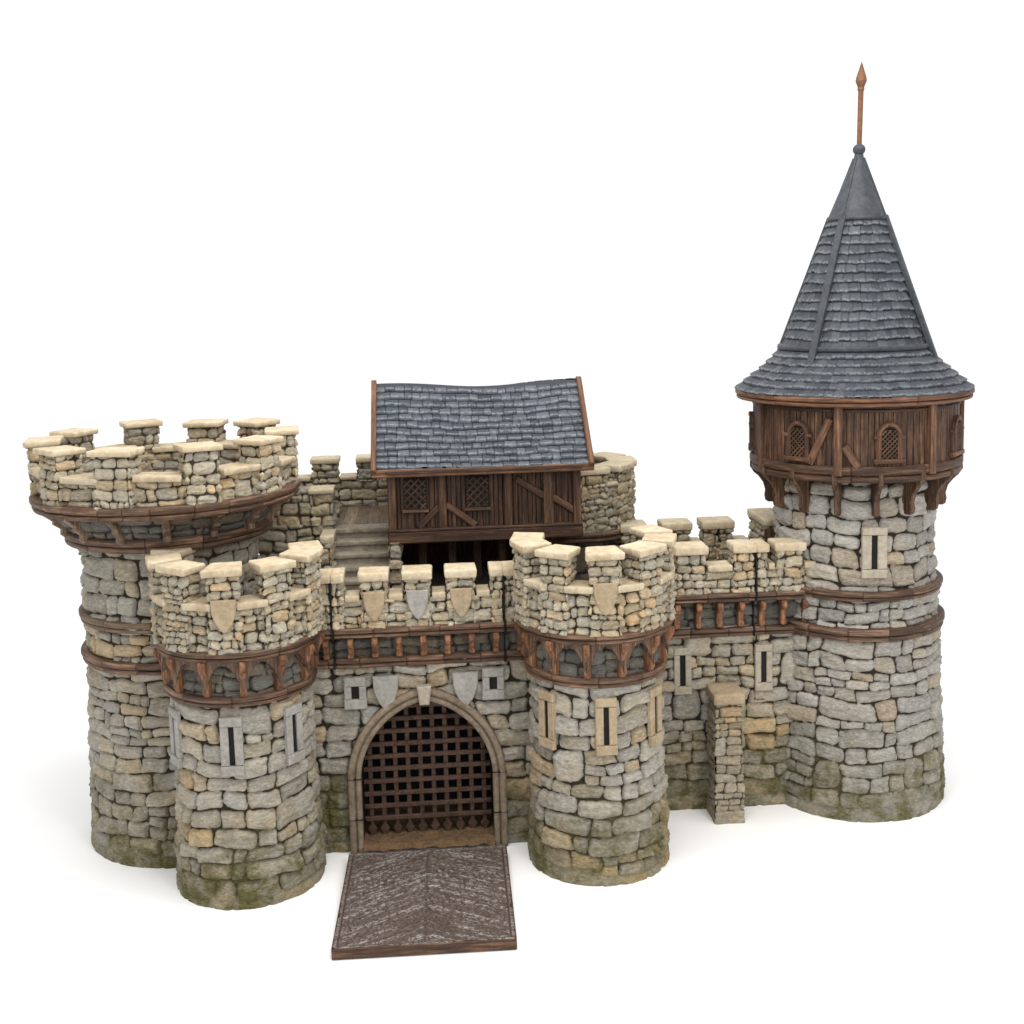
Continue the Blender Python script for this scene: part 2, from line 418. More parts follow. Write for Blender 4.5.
# ------------------------------------------------------------------ chamfered prisms, laths, sweeps in one builder
class MB:
    def __init__(s): s.V = []; s.F = []; s.G = []; s.R = []; s.n = 0
    def add(s, V, F, G=None, r=None):
        V = np.asarray(V, float).reshape(-1, 3)
        s.V.append(V); s.F += [[i+s.n for i in f] for f in F]
        s.G.append(np.asarray(G if G is not None else V, float)); s.R.append(np.full(len(V), random.random() if r is None else r))
        s.n += len(V)
    def prism(s, poly, w, O, ea, eb, ew, ch=.006, along='b', jit=.0):
        poly = np.asarray(poly, float); n = len(poly)
        area = .5*np.sum(poly[:, 0]*np.roll(poly[:, 1], -1)-np.roll(poly[:, 0], -1)*poly[:, 1])
        if area < 0: poly = poly[::-1]
        e = np.roll(poly, -1, 0)-poly; e /= np.linalg.norm(e, axis=1, keepdims=True)
        nn = np.stack([e[:, 1], -e[:, 0]], 1); m = nn+np.roll(nn, 1, 0)
        m /= np.maximum((m*m).sum(1, keepdims=True)*.5, .6)
        ins = poly - m*ch
        O, ea, eb, ew = (np.asarray(v, float) for v in (O, ea, eb, ew))
        V = []; G = []; off = np.random.rand(3)*20
        for (pp, t) in ((ins, -w/2), (poly, -w/2+ch), (poly, w/2-ch), (ins, w/2)):
            for p in pp:
                q = p + (np.random.rand(2)-.5)*jit
                V.append(O+ea*q[0]+eb*q[1]+ew*t)
                G.append({'a': (q[0], q[1], t), 'b': (q[1], q[0], t), 'w': (t, q[0], q[1])}[along]+off)
        F = []
        for r in range(3):
            for i in range(n):
                k = (i+1) % n; F.append([r*n+i, r*n+k, (r+1)*n+k, (r+1)*n+i])
        F.append(list(range(n))[::-1]); F.append([3*n+i for i in range(n)])
        if np.dot(np.cross(ea, eb), ew) < 0: F = [f[::-1] for f in F]
        s.add(V, F, G)
    def box(s, c, size, ex=(1, 0, 0), ey=(0, 1, 0), ez=(0, 0, 1), ch=.006, jit=0):
        x, y, z = (v/2 for v in size); al = 'abw'[int(np.argmax((size[0], size[2], size[1])))]
        s.prism([(-x, -z), (x, -z), (x, z), (-x, z)], size[1], c, ex, ez, ey, ch, al, jit)
    def beam(s, p0, p1, w, d, nrm, ch=.006):
        """bar from p0 to p1, w wide in the face, d deep along nrm"""
        p0, p1, nrm = (np.asarray(v, float) for v in (p0, p1, nrm))
        e = p1-p0; L = np.linalg.norm(e); e /= L; t = np.cross(nrm, e); t /= np.linalg.norm(t)
        s.box((p0+p1)/2, (w, d, L), t, nrm, e, ch)
    def lathe(s, prof, cx, cy, n=64, wob=0):
        V = []; G = []
        for (r, z) in prof:
            for i in range(n):
                a = 2*pi*i/n; V.append((cx+r*sin(a), cy-r*cos(a), z)); G.append((a*max(r, .05), z, r))
        F = []
        for j in range(len(prof)-1):
            for i in range(n):
                k = (i+1) % n; F.append([j*n+i, j*n+k, (j+1)*n+k, (j+1)*n+i])
        F.append([i for i in range(n)][::-1]); F.append([(len(prof)-1)*n+i for i in range(n)])
        s.add(V, F, G)
    def sweep(s, path, prof, O, ea, eb, en, closed=False):
        """path in the plane (ea, eb); profile: (offset to the left of the path, height along en)"""
        path = np.asarray(path, float); n = len(path); O, ea, eb, en = (np.asarray(v, float) for v in (O, ea, eb, en))
        t = np.gradient(path, axis=0); t /= np.linalg.norm(t, axis=1, keepdims=True); nl = np.stack([-t[:, 1], t[:, 0]], 1)
        L = np.concatenate([[0], np.cumsum(np.linalg.norm(np.diff(path, axis=0), axis=1))])
        V = []; G = []; m = len(prof)
        for i in range(n):
            for (o, h) in prof:
                q = path[i]+nl[i]*o; V.append(O+ea*q[0]+eb*q[1]+en*h); G.append((L[i], o, h))
        F = [[i*m+j, i*m+(j+1) % m, (i+1)*m+(j+1) % m, (i+1)*m+j] for i in range(n-1) for j in range(m)]
        F.append(list(range(m))[::-1]); F.append([(n-1)*m+j for j in range(m)])
        s.add(V, F, G)
    def build(s, name, mat, parent, smooth=False):
        V = np.concatenate(s.V); G = np.concatenate(s.G); R = np.concatenate(s.R)
        o = raw_mesh(name, V, s.F, mat, parent, {'grain': ('FLOAT_VECTOR', G), 'piece': ('FLOAT', R)}, smooth)
        return o

def band(name, plan, z0, z1, p, mat, parent, seed=1, seg=.34, wob=.004, extra=()):
    """moulded timber ring or rail: two rolls with a dark groove between, cut by joints"""
    rng = np.random.RandomState(seed); us, P, n, L = resample(plan, .03, 1)
    js = []; u = seg*rng.uniform(.3, 1)
    while u < L: js.append(u); u += seg*rng.uniform(.7, 1.3)
    u2 = np.unique(np.concatenate([us] + [np.array([j-.007, j-.003, j+.003, j+.007]) for j in js] + [np.array([j-.012, j-.008, j+.008, j+.012]) for j in extra]))
    u2 = u2[(u2 >= 0) & (u2 <= L)]
    X = np.interp(u2, us, P[:, 0]); Y = np.interp(u2, us, P[:, 1]); nx = np.interp(u2, us, n[:, 0]); ny = np.interp(u2, us, n[:, 1])
    g = np.zeros(len(u2))
    for j in js: g[np.abs(u2-j) < .005] = .016
    for j in extra: g[np.abs(u2-j) < .010] = .055
    h = z1-z0
    prof = [(-.05, 0), (.30, 0), (.62, .04), (.74, .16), (.74, .30), (.56, .38), (.22, .41), (.22, .45), (.78, .48), (1.0, .58), (1.0, .84), (.84, .97), (.4, 1.0), (-.9, 1.0)]
    V = []; G = []; m = len(prof); w = wob*fbm(u2*7, u2*0+seed, seed, 3); wz = wob*.8*fbm(u2*5, u2*0+seed+4, seed+3, 3)
    lift = rng.rand(len(js)+1)
    pieces = np.searchsorted(np.array(js), u2) if js else np.zeros(len(u2), int)
    for i in range(len(u2)):
        for (a, b) in prof:
            o = a*p - (g[i] if a > .3 else 0) + (w[i] if a > 0 else 0)
            V.append((X[i]+nx[i]*o, Y[i]+ny[i]*o, z0+b*h+wz[i])); G.append((u2[i]+pieces[i]*3.3, a*p*1.0, b*h))
    idx = np.arange(len(V)).reshape(-1, m)
    F = np.stack([idx[:-1, :-1], idx[1:, :-1], idx[1:, 1:], idx[:-1, 1:]], -1).reshape(-1, 4)
    R = np.repeat(lift[np.clip(pieces, 0, len(lift)-1)], m)
    return raw_mesh(name, V, F, mat, parent, {'grain': ('FLOAT_VECTOR', G), 'piece': ('FLOAT', R)}, True)

def rad(a):                                   # outward direction at angle a (deg from the front)
    return np.array([sin(D(a)), -cos(D(a)), 0.0])
def tan_(a):
    return np.array([cos(D(a)), sin(D(a)), 0.0])
UP = np.array([0, 0, 1.0])

def polar(cx, cy, r, a): return (cx+r*sin(D(a)), cy-r*cos(D(a)))

def merlon(parent, corners, z0, z1, ct, seed, mat='parapet', cmat='cope', row=.095, over=.03, depth=.032, sl=0.0, step=.010):
    """a pier of small stones with a coping slab; corners counter-clockwise seen from above"""
    c = np.mean(np.array(corners), 0)
    m = masonry('merlon', rounded(corners, .03), z0, z1, M[mat], parent, row=row, depth=depth, step=step, seed=seed, back=2.0, joint=.004, cap=True, asp=(.95, 2.3), rmin=.52)
    big = []
    for p in corners:
        d = np.array(p)-c; big.append(np.array(p)+np.sign(d)*0 + d/np.linalg.norm(d)*over*1.2)
    slab('coping', big, z1-.004, z1+ct, M[cmat], m, seed, slope=sl)
    return m

def pier_corners(cx, cy, r0, r1, a, half, taper=1.0):
    """box from radius r0 to r1 at angle a, 'half' wide each way (parallel sides)"""
    e, t = rad(a)[:2], tan_(a)[:2]; c = np.array([cx, cy])
    hi = half*taper
    return [c+e*r1-t*half, c+e*r1+t*half, c+e*r0+t*hi, c+e*r0-t*hi]

def shield(name, O, ea, en, w, h, mat, parent, th=.035):
    pts = [(-.5, 1), (-.47, .62), (-.40, .42), (-.28, .22), (-.12, .06), (0, 0), (.12, .06), (.28, .22), (.40, .42), (.47, .62), (.5, 1)]
    b = MB(); b.prism([(x*w, z*h) for x, z in pts], th, O, ea, UP, en, .009)
    return b.build(name, M[mat], parent)

def arrow_loop(parent, O, ea, en, w, h, mat, slit_w=.05, th=.05, sill=True):
    """dressed frame round a dark slit; O is the foot of the frame on the wall"""
    O, ea, en = (np.asarray(v, float) for v in (O, ea, en)); b = MB()
    lh = h*.15; sh = h*.17; jw = (w-slit_w)/2
    b.box(O+UP*(h-lh/2), (w, th, lh), ea, en, UP, .008, .004)
    b.box(O+UP*(sh/2)+en*.006, (w*1.02, th, sh), ea, en, UP, .008, .004)
    for s in (-1, 1):
        b.box(O+ea*s*(slit_w/2+jw/2)+UP*((h-lh+sh)/2)-en*.004, (jw, th, h-lh-sh-.004), ea, en, UP, .007, .003)
    fr = b.build('arrow_loop', M[mat], parent)
    d = MB(); d.box(O+UP*((h-lh+sh)/2)-en*.012, (slit_w+.012, th*.5, h-lh-sh+.01), ea, en, UP, .002)
    d.build('slit', M['dark'], fr)
    return fr

def bracket_poly(r_out_top, r_out_bot, z0, z1, inner):
    """side view of a timber bracket in (radius, z): rounded peg head above, toe below"""
    h = z1-z0
    return [(inner, z1), (r_out_top, z1), (r_out_top+.012, z1-h*.10), (r_out_top-.004, z1-h*.24), (r_out_top-.03, z1-h*.32),
            (r_out_bot+.022, z0+h*.40), (r_out_bot+.034, z0+h*.16), (r_out_bot+.008, z0+h*.03), (r_out_bot-.01, z0), (inner, z0)]
def bracket(parent, cx, cy, a, ro, rb, z0, z1, w, inner, mat='peg'):
    b = MB(); b.prism(bracket_poly(ro, rb, z0, z1, inner), w, (cx, cy, 0), rad(a), UP, tan_(a), .010, 'b', .004)
    return b.build('bracket', M[mat], parent)

def disc(name, cx, cy, r, z, mat, parent):
    b = MB(); b.lathe([(r, z-.06), (r, z)], cx, cy, 72); return b.build(name, mat, parent)

Z = dict(b0=1.905, b1=2.005, t0=2.335, t1=2.435)

# ------------------------------------------------------------------ the two gate towers
def gate_tower(label, cx, cy, R, angs, extra, brk0, loops, loopmats, seed):
    t = thing('gate_tower', label, 'gate tower', cx, cy, 'round towers beside the gate')
    circ = arc(cx, cy, R, -180, 180)
    flare = lambda z: np.interp(z, [0, .12, .55, 1.0, 1.95], [.055, .05, .028, .006, 0])
    masonry('shaft', circ, 0, 2.0, M['wall'], t, off=flare, row=.168, depth=.048, slits=[(D(a+180)*R, 1.34, 1.75) for a in loops], seed=seed, step=.0105, back=4, joint=.006)
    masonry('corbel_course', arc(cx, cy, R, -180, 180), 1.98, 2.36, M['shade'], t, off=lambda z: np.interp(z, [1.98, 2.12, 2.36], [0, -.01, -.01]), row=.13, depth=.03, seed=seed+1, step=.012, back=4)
    band('lower_band', arc(cx, cy, R, -180, 180), Z['b0'], Z['b1'], .045, M['band'], t, seed, .5)
    band('upper_band', arc(cx, cy, R+.05, -180, 180), Z['t0'], Z['t1'], .065, M['band'], t, seed+1, .5)
    for k in range(13):
        a = (brk0 + k*360/13 + 180) % 360 - 180
        if -140 < a < 140: bracket(t, cx, cy, a, R+.118, R+.030, Z['b1']-.01, Z['t0']+.01, .064, R-.05)
    # pointed boards between the brackets
    for k in range(13):
        a0 = (brk0 + k*360/13 + 180) % 360 - 180; a1 = a0+360/13
        if not (-150 < a0 < 130): continue
        V = []; G = []; n = 17
        for i in range(n):
            s = i/(n-1)*2-1; a = a0+(a1-a0)*(i/(n-1)); dz = .025+.26*abs(s)**2.0
            for (r, z) in ((R+.030, Z['t0']-dz), (R+.064, Z['t0']-dz+.004), (R+.070, Z['t0']+.01)):
                p = polar(cx, cy, r, a); V.append((p[0], p[1], z)); G.append((z, s*.2, r))
        F = [[i*3+j, (i+1)*3+j, (i+1)*3+j+1, i*3+j+1] for i in range(n-1) for j in range(2)]
        b = MB(); b.add(V, F, G); b.build('arch_board', M['band'], t)
    # parapet: outer and inner face of a wall open at the back
    Rp = R+.085
    ring = np.concatenate([arc(cx, cy, Rp, -128, 128), arc(cx, cy, Rp-.22, 128, -128), arc(cx, cy, Rp, -128, -127.9)[:1]])
    masonry('parapet', ring, Z['t1']-.02, 2.84, M['parapet'], t, row=.092, depth=.042, asp=(.9, 2.2), rmin=.55, seed=seed+2, step=.0095, back=2, joint=.005)
    allm = [(a, .155) for a in angs] + list(extra)
    for i, (a, hw) in enumerate(allm):
        merlon(t, pier_corners(cx, cy, Rp-.23, Rp+.030, a, hw, .74), Z['t1']-.01, 3.135, .062, seed*31+i, row=.085, sl=random.uniform(-.03, .03))
    allm.sort()
    for (a, hw), (b_, hb) in zip(allm[:-1], allm[1:]):
        m = (a+b_)/2; wd = D(b_-a)*Rp/2 - .10
        if wd < .06: continue
        slab('sill', pier_corners(cx, cy, Rp-.23, Rp+.035, m, wd), 2.82, 2.885, M['sill'], t, seed*17+int(a))
    disc('roof_deck', cx, cy, Rp-.1, 2.42, M['plank'], t)
    fa = 0
    shield('shield', (*polar(cx, cy, Rp+.034, fa), 2.62), tan_(fa), rad(fa), .225, .30, 'dresstan', t)
    for a, mm in zip(loops, loopmats):
        arrow_loop(t, (*polar(cx, cy, R+.010, a), 1.27), tan_(a), rad(a), .20, .54, mm)
    return t

gate_tower('round stone tower left of the gate arch, standing closest to the camera', -2.69, -.75, .665, [-74, -37, 0, 37, 74], [(-111, .155), (101, .15)], 10,
           [-58, -1, 50], ['dressgrey', 'dressgrey', 'dressgrey'], 11)
gate_tower('round stone tower right of the gate arch, with warm tan arrow loop frames', .70, -.75, .65, [-74, -37, 0, 37, 74], [(-101, .15), (111, .155)], -14,
           [-52, 0, 49], ['dresstan', 'dresstan', 'dresstan'], 23)

# ------------------------------------------------------------------ the gate wall
GX, GY, HW = -.97, -.46, .655
def arch_path(hw, spring, rise, z0, n=26):
    """left jamb, pointed arch, right jamb as (x, z) with x from the middle"""
    # each side is an arc of radius r centred on the springing line
    r = (hw*hw+rise*rise)/(2*hw); pts = [(-hw, z) for z in np.linspace(z0, spring, 12)]
    cx = -hw+r; th = math.atan2(rise, -cx) if cx > 0 else math.atan2(rise, -cx)
    a1 = math.acos(max(-1, min(1, (0-cx)/r)))
    for a in np.linspace(pi, a1, n)[1:]: pts.append((cx+r*cos(a), spring+r*sin(a)))
    left = np.array(pts); right = left[::-1][1:].copy(); right[:, 0] *= -1
    return np.concatenate([left, right])
SPR, RISE = .74, .81
def in_arch(x, z, grow):
    p = arch_path(HW+grow, SPR, RISE+grow*1.1, -1, 40); half = p[:len(p)//2+1]
    hwz = np.interp(z, half[:, 1], -half[:, 0], right=-1)
    return (np.abs(x-GX) < hwz) & (z < half[-1, 1])

g = thing('gate_wall', 'stone wall with pointed arch and small crenellated parapet between two round towers', 'gate wall', GX, GY)
masonry('wall', np.array([(-2.25, GY), (.28, GY)]), 0, 2.02, M['wall'], g, row=.175, depth=.05, slits=[(.605, 1.58, 1.76), (1.965, 1.61, 1.79)], seed=41, step=.0105, joint=.006, hole=lambda x, y, z: in_arch(x, z, .06))
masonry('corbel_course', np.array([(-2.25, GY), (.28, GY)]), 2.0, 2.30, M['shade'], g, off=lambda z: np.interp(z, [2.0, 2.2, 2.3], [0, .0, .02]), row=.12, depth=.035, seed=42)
pf = GY-.125
masonry('parapet', rounded([(-2.25, pf), (.28, pf), (.28, pf+.24), (-2.25, pf+.24)], .02), 2.32, 2.62, M['parapet'], g, row=.10, depth=.040, seed=43, step=.010, joint=.006,
        recess=[(.412, .428, 2.3, 2.7, .10), (2.085, 2.101, 2.3, 2.7, .10)])
band('lower_band', np.array([(-2.25, GY), (.28, GY)]), 1.91, 2.02, .055, M['band'], g, 44, .4, extra=[.42, 2.093])
band('upper_band', np.array([(-2.25, GY-.10), (.28, GY-.10)]), 2.24, 2.345, .062, M['band'], g, 45, .4, extra=[.42, 2.093])
for k in range(10):
    x = -1.905+k*.2365
    if k == 9: break
    b = MB(); b.prism([(-.02, 2.235), (.11, 2.24), (.142, 2.218), (.150, 2.185), (.132, 2.155), (.085, 2.135), (.068, 2.085), (.094, 2.066), (.092, 2.04), (.060, 2.022), (-.02, 2.025)], .062,
                      (x, GY-.015, 0), (0, -1, 0), UP, (1, 0, 0), .010, 'b', .004)
    b.build('bracket', M['peg'], g)
for i, (xa, xb) in enumerate([(-2.0, -1.842), (-1.823, -1.71), (-1.55, -1.29), (-1.13, -.87), (-.715, -.44), (-.29, -.172), (-.154, .0)]):
    merlon(g, [(xa, pf-.022), (xb, pf-.022), (xb, pf+.25), (xa, pf+.25)], 2.335, 2.805, .08, 300+i, row=.095, over=.022, sl=random.uniform(-.02, .02))
for i, (xa, xb) in enumerate([(-1.70, -1.56), (-1.28, -1.14), (-.86, -.725), (-.43, -.30)]):
    slab('sill', [(xa, pf-.012), (xb, pf-.012), (xb, pf+.24), (xa, pf+.24)], 2.60, 2.665, M['sill'], g, 320+i)
for x, mm in ((-1.42, 'dresstan'), (-1.0, 'dressgrey'), (-.578, 'dresstan')):
    shield('shield', (x, pf-.03, 2.41), (1, 0, 0), (0, -1, 0), .215, .29, mm, g)
for x in (-1.345, -.56):
    shield('shield', (x, GY-.03, 1.475), (1, 0, 0), (0, -1, 0), .255, .345, 'dressgrey', g, .05)
def square_window(x, z, mat):
    b = MB(); w, h, ow, oh = .215, .32, .075, .13; y = GY-.02
    b.box((x, y, z+h-.045), (w, .07, .09), ch=.010); b.box((x, y-.004, z+.05), (w+.01, .075, .10), ch=.010)
    for s in (-1, 1): b.box((x+s*(ow/2+(w-ow)/4), y, z+.165), ((w-ow)/2, .07, .128), ch=.008)
    f = b.build('square_window', M[mat], g)
    d = MB(); d.box((x, y+.012, z+.16), (ow+.02, .03, h-.17), ch=.002); d.build('opening', M['dark'], f)
square_window(-1.645, 1.50, 'dressgrey'); square_window(-.285, 1.53, 'dressgrey')
# arch moulding, two rolls
ap = arch_path(HW, SPR, RISE, .0, 40)
prof = [(-.0, -.10), (-.0, .030), (.010, .042), (.045, .044), (.053, .036), (.058, .012), (.064, .012), (.070, .044), (.082, .058), (.122, .058), (.132, .048), (.134, -.02)]
b = MB(); b.sweep(ap, prof, (GX, GY, 0), (1, 0, 0), UP, (0, -1, 0)); am = b.build('arch_moulding', M['arch'], g, True)
for s in (-1, 1):                           # joint grooves cut across the moulding
    for zz in (.36, .78):
        b = MB(); b.box((GX+s*(HW+.067), GY-.030, zz), (.14, .061, .005), ch=.001); b.build('joint', M['dark'], am)
b = MB(); b.prism([(-.048, 0), (.048, 0), (.072, .19), (-.072, .19)], .10, (GX, GY-.055, SPR+RISE-.025), (1, 0, 0), UP, (0, -1, 0), .012); b.build('keystone', M['dress'], g)
# vaulted passage behind the arch
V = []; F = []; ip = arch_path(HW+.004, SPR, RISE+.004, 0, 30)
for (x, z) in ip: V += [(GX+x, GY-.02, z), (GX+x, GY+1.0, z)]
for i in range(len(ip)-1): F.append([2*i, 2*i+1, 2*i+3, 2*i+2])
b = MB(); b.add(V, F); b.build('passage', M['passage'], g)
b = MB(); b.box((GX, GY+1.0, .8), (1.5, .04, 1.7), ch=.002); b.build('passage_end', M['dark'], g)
# gravelly sill of the gateway
nx, ny = 90, 40; xs = np.linspace(GX-HW, GX+HW, nx); ys = np.linspace(GY-.10, GY+.9, ny); X, Y = np.meshgrid(xs, ys, indexing='ij')
Zs = .085 + .022*fbm(X*14, Y*14, 5, 4) - .03*np.clip((GY-.02-Y)/.08, 0, 1)
idx = np.arange(nx*ny).reshape(nx, ny)
raw_mesh('threshold', np.stack([X, Y, Zs], -1), np.stack([idx[:-1, :-1], idx[1:, :-1], idx[1:, 1:], idx[:-1, 1:]], -1).reshape(-1, 4), M['sand'], g)
# wall walk and the flank behind
b = MB(); b.box((GX, -.06, 2.30), (3.0, .9, .10), ch=.004); b.build('wall_walk', M['plank'], g)
masonry('back_face', rounded([(-2.5, 2.55), (-2.5, -.2), (-2.48, -.2), (-2.48, 2.55)], .004), 0, 2.3, M['wall'], g, row=.2, depth=.03, seed=46, step=.03)

for x in (-1.832, -.162):                   # the gaps where the module's pieces meet
    b = MB(); b.box((x, pf-.012, 2.585), (.013, .05, .44), ch=.001); b.box((x, GY-.135, 2.292), (.013, .05, .106), ch=.001); b.box((x, GY-.005, 2.13), (.013, .05, .215), ch=.001); b.box((x, GY-.033, 1.965), (.013, .05, .112), ch=.001)
    b.build('seam', M['dark'], g)
# ------------------------------------------------------------------ portcullis
p = thing('portcullis', 'rusty brown portcullis grid with pointed bars inside the dark gate arch', 'portcullis', GX, GY+.22)
py = GY+.22
def arch_top(x):
    q = arch_path(HW, SPR, RISE, -1, 40); h = q[:len(q)//2+1]; return float(np.interp(-abs(x-GX), h[11:, 0], h[11:, 1]))
for k in range(10):
    x = GX-.575+k*.1275
    top = arch_top(x)-.01
    b = MB(); b.box((x, py, (top+.22)/2), (.046, .040, top-.22), ch=.006, jit=.003)
    zb = .20                               # spear point
    b.prism([(-.018, zb+.02), (-.020, zb-.01), (-.048, zb-.055), (0, zb-.15), (.048, zb-.055), (.020, zb-.01), (.018, zb+.02)], .036, (x, py-.002, 0), (1, 0, 0), UP, (0, 1, 0), .006)
    b.build('vertical_bar', M['iron'], p)
for k in range(11):
    z = .262+k*.130
    hw = HW-.012
    if z > SPR:
        q = arch_path(HW, SPR, RISE, -1, 40); h = q[:len(q)//2+1]; hw = -float(np.interp(z, h[11:, 1], h[11:, 0]))-.012
    if hw < .05: continue
    b = MB(); b.box((GX, py-.028, z), (2*hw, .034, .046), ch=.006, jit=.003); b.build('horizontal_bar', M['iron'], p)

# ------------------------------------------------------------------ drawbridge
FLx, FLy, FRx, FRy = -1.81, -2.33, -.25, -2.36
d_ = thing('drawbridge', 'lowered brown plank drawbridge with grey worn herringbone grain lying before the gate', 'drawbridge', -1.0, -1.45)
c0, c1, c2, c3 = (np.array(v) for v in ((-1.80, -2.40), (-.245, -2.42), (-.215, -.70), (-1.755, -.70)))
nx, ny = 240, 280
s, t = np.meshgrid(np.linspace(0, 1, nx), np.linspace(0, 1, ny), indexing='ij')
X = (c0[0]*(1-s)+c1[0]*s)*(1-t)+(c3[0]*(1-s)+c2[0]*s)*t; Y = (c0[1]*(1-s)+c1[1]*s)*(1-t)+(c3[1]*(1-s)+c2[1]*s)*t
lx = (s-.5)*1.55; ly = t*1.71
# planks run slanting up to the middle seam, like a herringbone
q = ly - np.abs(lx)*-.55 + .03*fbm(lx*4, ly*4, 3, 3)
pl = q/.118; fr = pl-np.floor(pl); groove = np.clip((np.abs(fr-.5)-.40)/.06, 0, 1)
side = np.where(lx < -.02, 0, 1)
along = lx*.87+np.where(side == 0, 1, -1)*0*ly
ridge = fbm((lx*np.where(side == 0, 1, -1)*.88+ly*.47)*5, q*38, 7, 3)
seam = np.clip(1-np.abs(lx+.0+.012*fbm(ly*5, ly*0, 3, 2))/.014, 0, 1)
chip = fbm(lx*26, ly*26, 9, 3); pit = np.clip((chip-.24)/.12, 0, 1)
hh = .5+.60*ridge-.75*groove-.40*seam-.8*pit+.55*chip
edge = np.minimum(np.minimum(s, 1-s)*1.55, np.minimum(t, 1-t)*1.85)
hh = np.where(edge < .035, .55+.2*ridge, hh); hh = np.where((edge > .033) & (edge < .047), -.1, hh)
Zb = .104+.024*np.clip(hh-.5, -.9, .6) - np.clip((.008-edge)/.008, 0, 1)*.006
idx = np.arange(nx*ny).reshape(nx, ny)
G = np.stack([lx*np.where(side == 0, 1, -1)*.88+ly*.47, q, side*3.0], -1)
dk = raw_mesh('deck', np.stack([X, Y, Zb], -1), np.stack([idx[:-1, :-1], idx[1:, :-1], idx[1:, 1:], idx[:-1, 1:]], -1).reshape(-1, 4), M['bridge'], d_,
         {'grain': ('FLOAT_VECTOR', G.reshape(-1, 3)), 'stone': ('FLOAT_VECTOR', np.stack([hh*0, np.clip(hh, 0, 1), hh*0], -1).reshape(-1, 3))})
def edge_beam(a, b_):
    mb = MB(); e = (b_-a)/np.linalg.norm(b_-a); nrm = np.array([e[1], -e[0]])
    a3 = np.array([*a, .055]); b3 = np.array([*b_, .055]); mb.beam(a3-np.array([*nrm, 0])*.01, b3-np.array([*nrm, 0])*.01, .098, .03, (*nrm, 0), .006); return mb.build('edge_beam', M['wood'], d_)
for a, b_ in ((c0, c1), (c1, c2), (c2, c3), (c3, c0)): edge_beam(a, b_)

# ------------------------------------------------------------------ curtain wall to the right
WY = .07
w = thing('curtain_wall', 'straight stone curtain wall with buttress and two arrow loops, right of the gate', 'curtain wall', 2.1, WY)
masonry('front_wall', np.array([(1.0, WY), (3.25, WY)]), 0, 2.0, M['wall'], w, row=.172, depth=.048, slits=[(.735, 1.34, 1.72), (1.60, 1.34, 1.72)], seed=51, step=.0105, joint=.006,
        recess=[(1.494, 1.508, 1.18, 2.0, .07), (1.494, 1.60, 1.172, 1.186, .06)])
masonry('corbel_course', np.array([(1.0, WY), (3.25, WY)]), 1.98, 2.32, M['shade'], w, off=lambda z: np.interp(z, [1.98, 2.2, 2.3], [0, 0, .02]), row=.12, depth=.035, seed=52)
wf = WY-.115
band('lower_band', np.array([(1.0, WY), (3.0, WY)]), 1.89, 1.99, .055, M['band'], w, 53, .42, extra=[1.485])
band('upper_band', np.array([(1.0, WY-.09), (3.0, WY-.09)]), 2.285, 2.385, .06, M['band'], w, 54, .42, extra=[1.485])
for k in range(7):
    x = 1.665+k*.2245
    b = MB(); b.prism([(-.02, 2.275), (.10, 2.28), (.132, 2.258), (.140, 2.225), (.122, 2.19), (.076, 2.165), (.058, 2.075), (.084, 2.05), (.082, 2.02), (.050, 2.0), (-.02, 2.005)], .060,
                      (x, WY-.012, 0), (0, -1, 0), UP, (1, 0, 0), .010, 'b', .004)
    b.build('bracket', M['peg'], w)
masonry('parapet', rounded([(1.0, wf), (3.2, wf), (3.2, wf+.24), (1.0, wf+.24)], .02), 2.37, 2.63, M['parapet'], w, row=.10, depth=.040, seed=55, step=.010, joint=.006)
for i, (xa, xb) in enumerate([(1.20, 1.46), (1.655, 1.965), (2.255, 2.475), (2.495, 2.61), (2.70, 2.99)]):
    merlon(w, [(xa, wf-.022), (xb, wf-.022), (xb, wf+.25), (xa, wf+.25)], 2.375, 2.805, .08, 340+i, row=.095, over=.022, sl=random.uniform(-.02, .02))
for i, (xa, xb) in enumerate([(1.48, 1.64), (1.98, 2.24), (2.62, 2.69), (3.0, 3.12)]):
    slab('sill', [(xa, wf-.012), (xb, wf-.012), (xb, wf+.24), (xa, wf+.24)], 2.61, 2.675, M['sill'], w, 350+i)
b = MB(); b.box((2.1, .65, 2.33), (2.3, 1.1, .10), ch=.004); b.build('wall_walk', M['plank'], w)
b = MB(); b.box((2.485, wf-.012, 2.60), (.013, .05, .40), ch=.001); b.box((2.485, WY-.125, 2.335), (.013, .05, .10), ch=.001); b.box((2.485, WY-.003, 2.13), (.013, .05, .28), ch=.001); b.box((2.485, WY-.033, 1.94), (.013, .05, .10), ch=.001)
b.build('seam', M['dark'], w)
ry = 1.16
masonry('rear_wall', rounded([(.95, ry), (3.2, ry), (3.2, ry+.24), (.95, ry+.24)], .02), 0, 2.64, M['rear'], w, row=.12, depth=.032, seed=56, step=.014, back=4, cap=True)
for i, (xa, xb) in enumerate([(1.29, 1.56), (1.76, 2.07), (2.215, 2.385), (2.40, 2.56)]):
    merlon(w, [(xa, ry-.02), (xb, ry-.02), (xb, ry+.25), (xa, ry+.25)], 2.40, 2.81, .085, 360+i, 'rear', 'rearcope', row=.10, over=.022)
for i, (xa, xb) in enumerate([(1.57, 1.75), (2.08, 2.205), (2.57, 2.75)]):
    slab('sill', [(xa, ry-.015), (xb, ry-.015), (xb, ry+.25), (xa, ry+.25)], 2.62, 2.67, M['rearcope'], w, 370+i)
m = merlon(w, [(2.77, .66), (3.03, .66), (3.03, 1.3), (2.77, 1.3)], 2.36, 2.92, .075, 377, 'rear', 'rearcope', row=.11, over=.02)
b = MB()
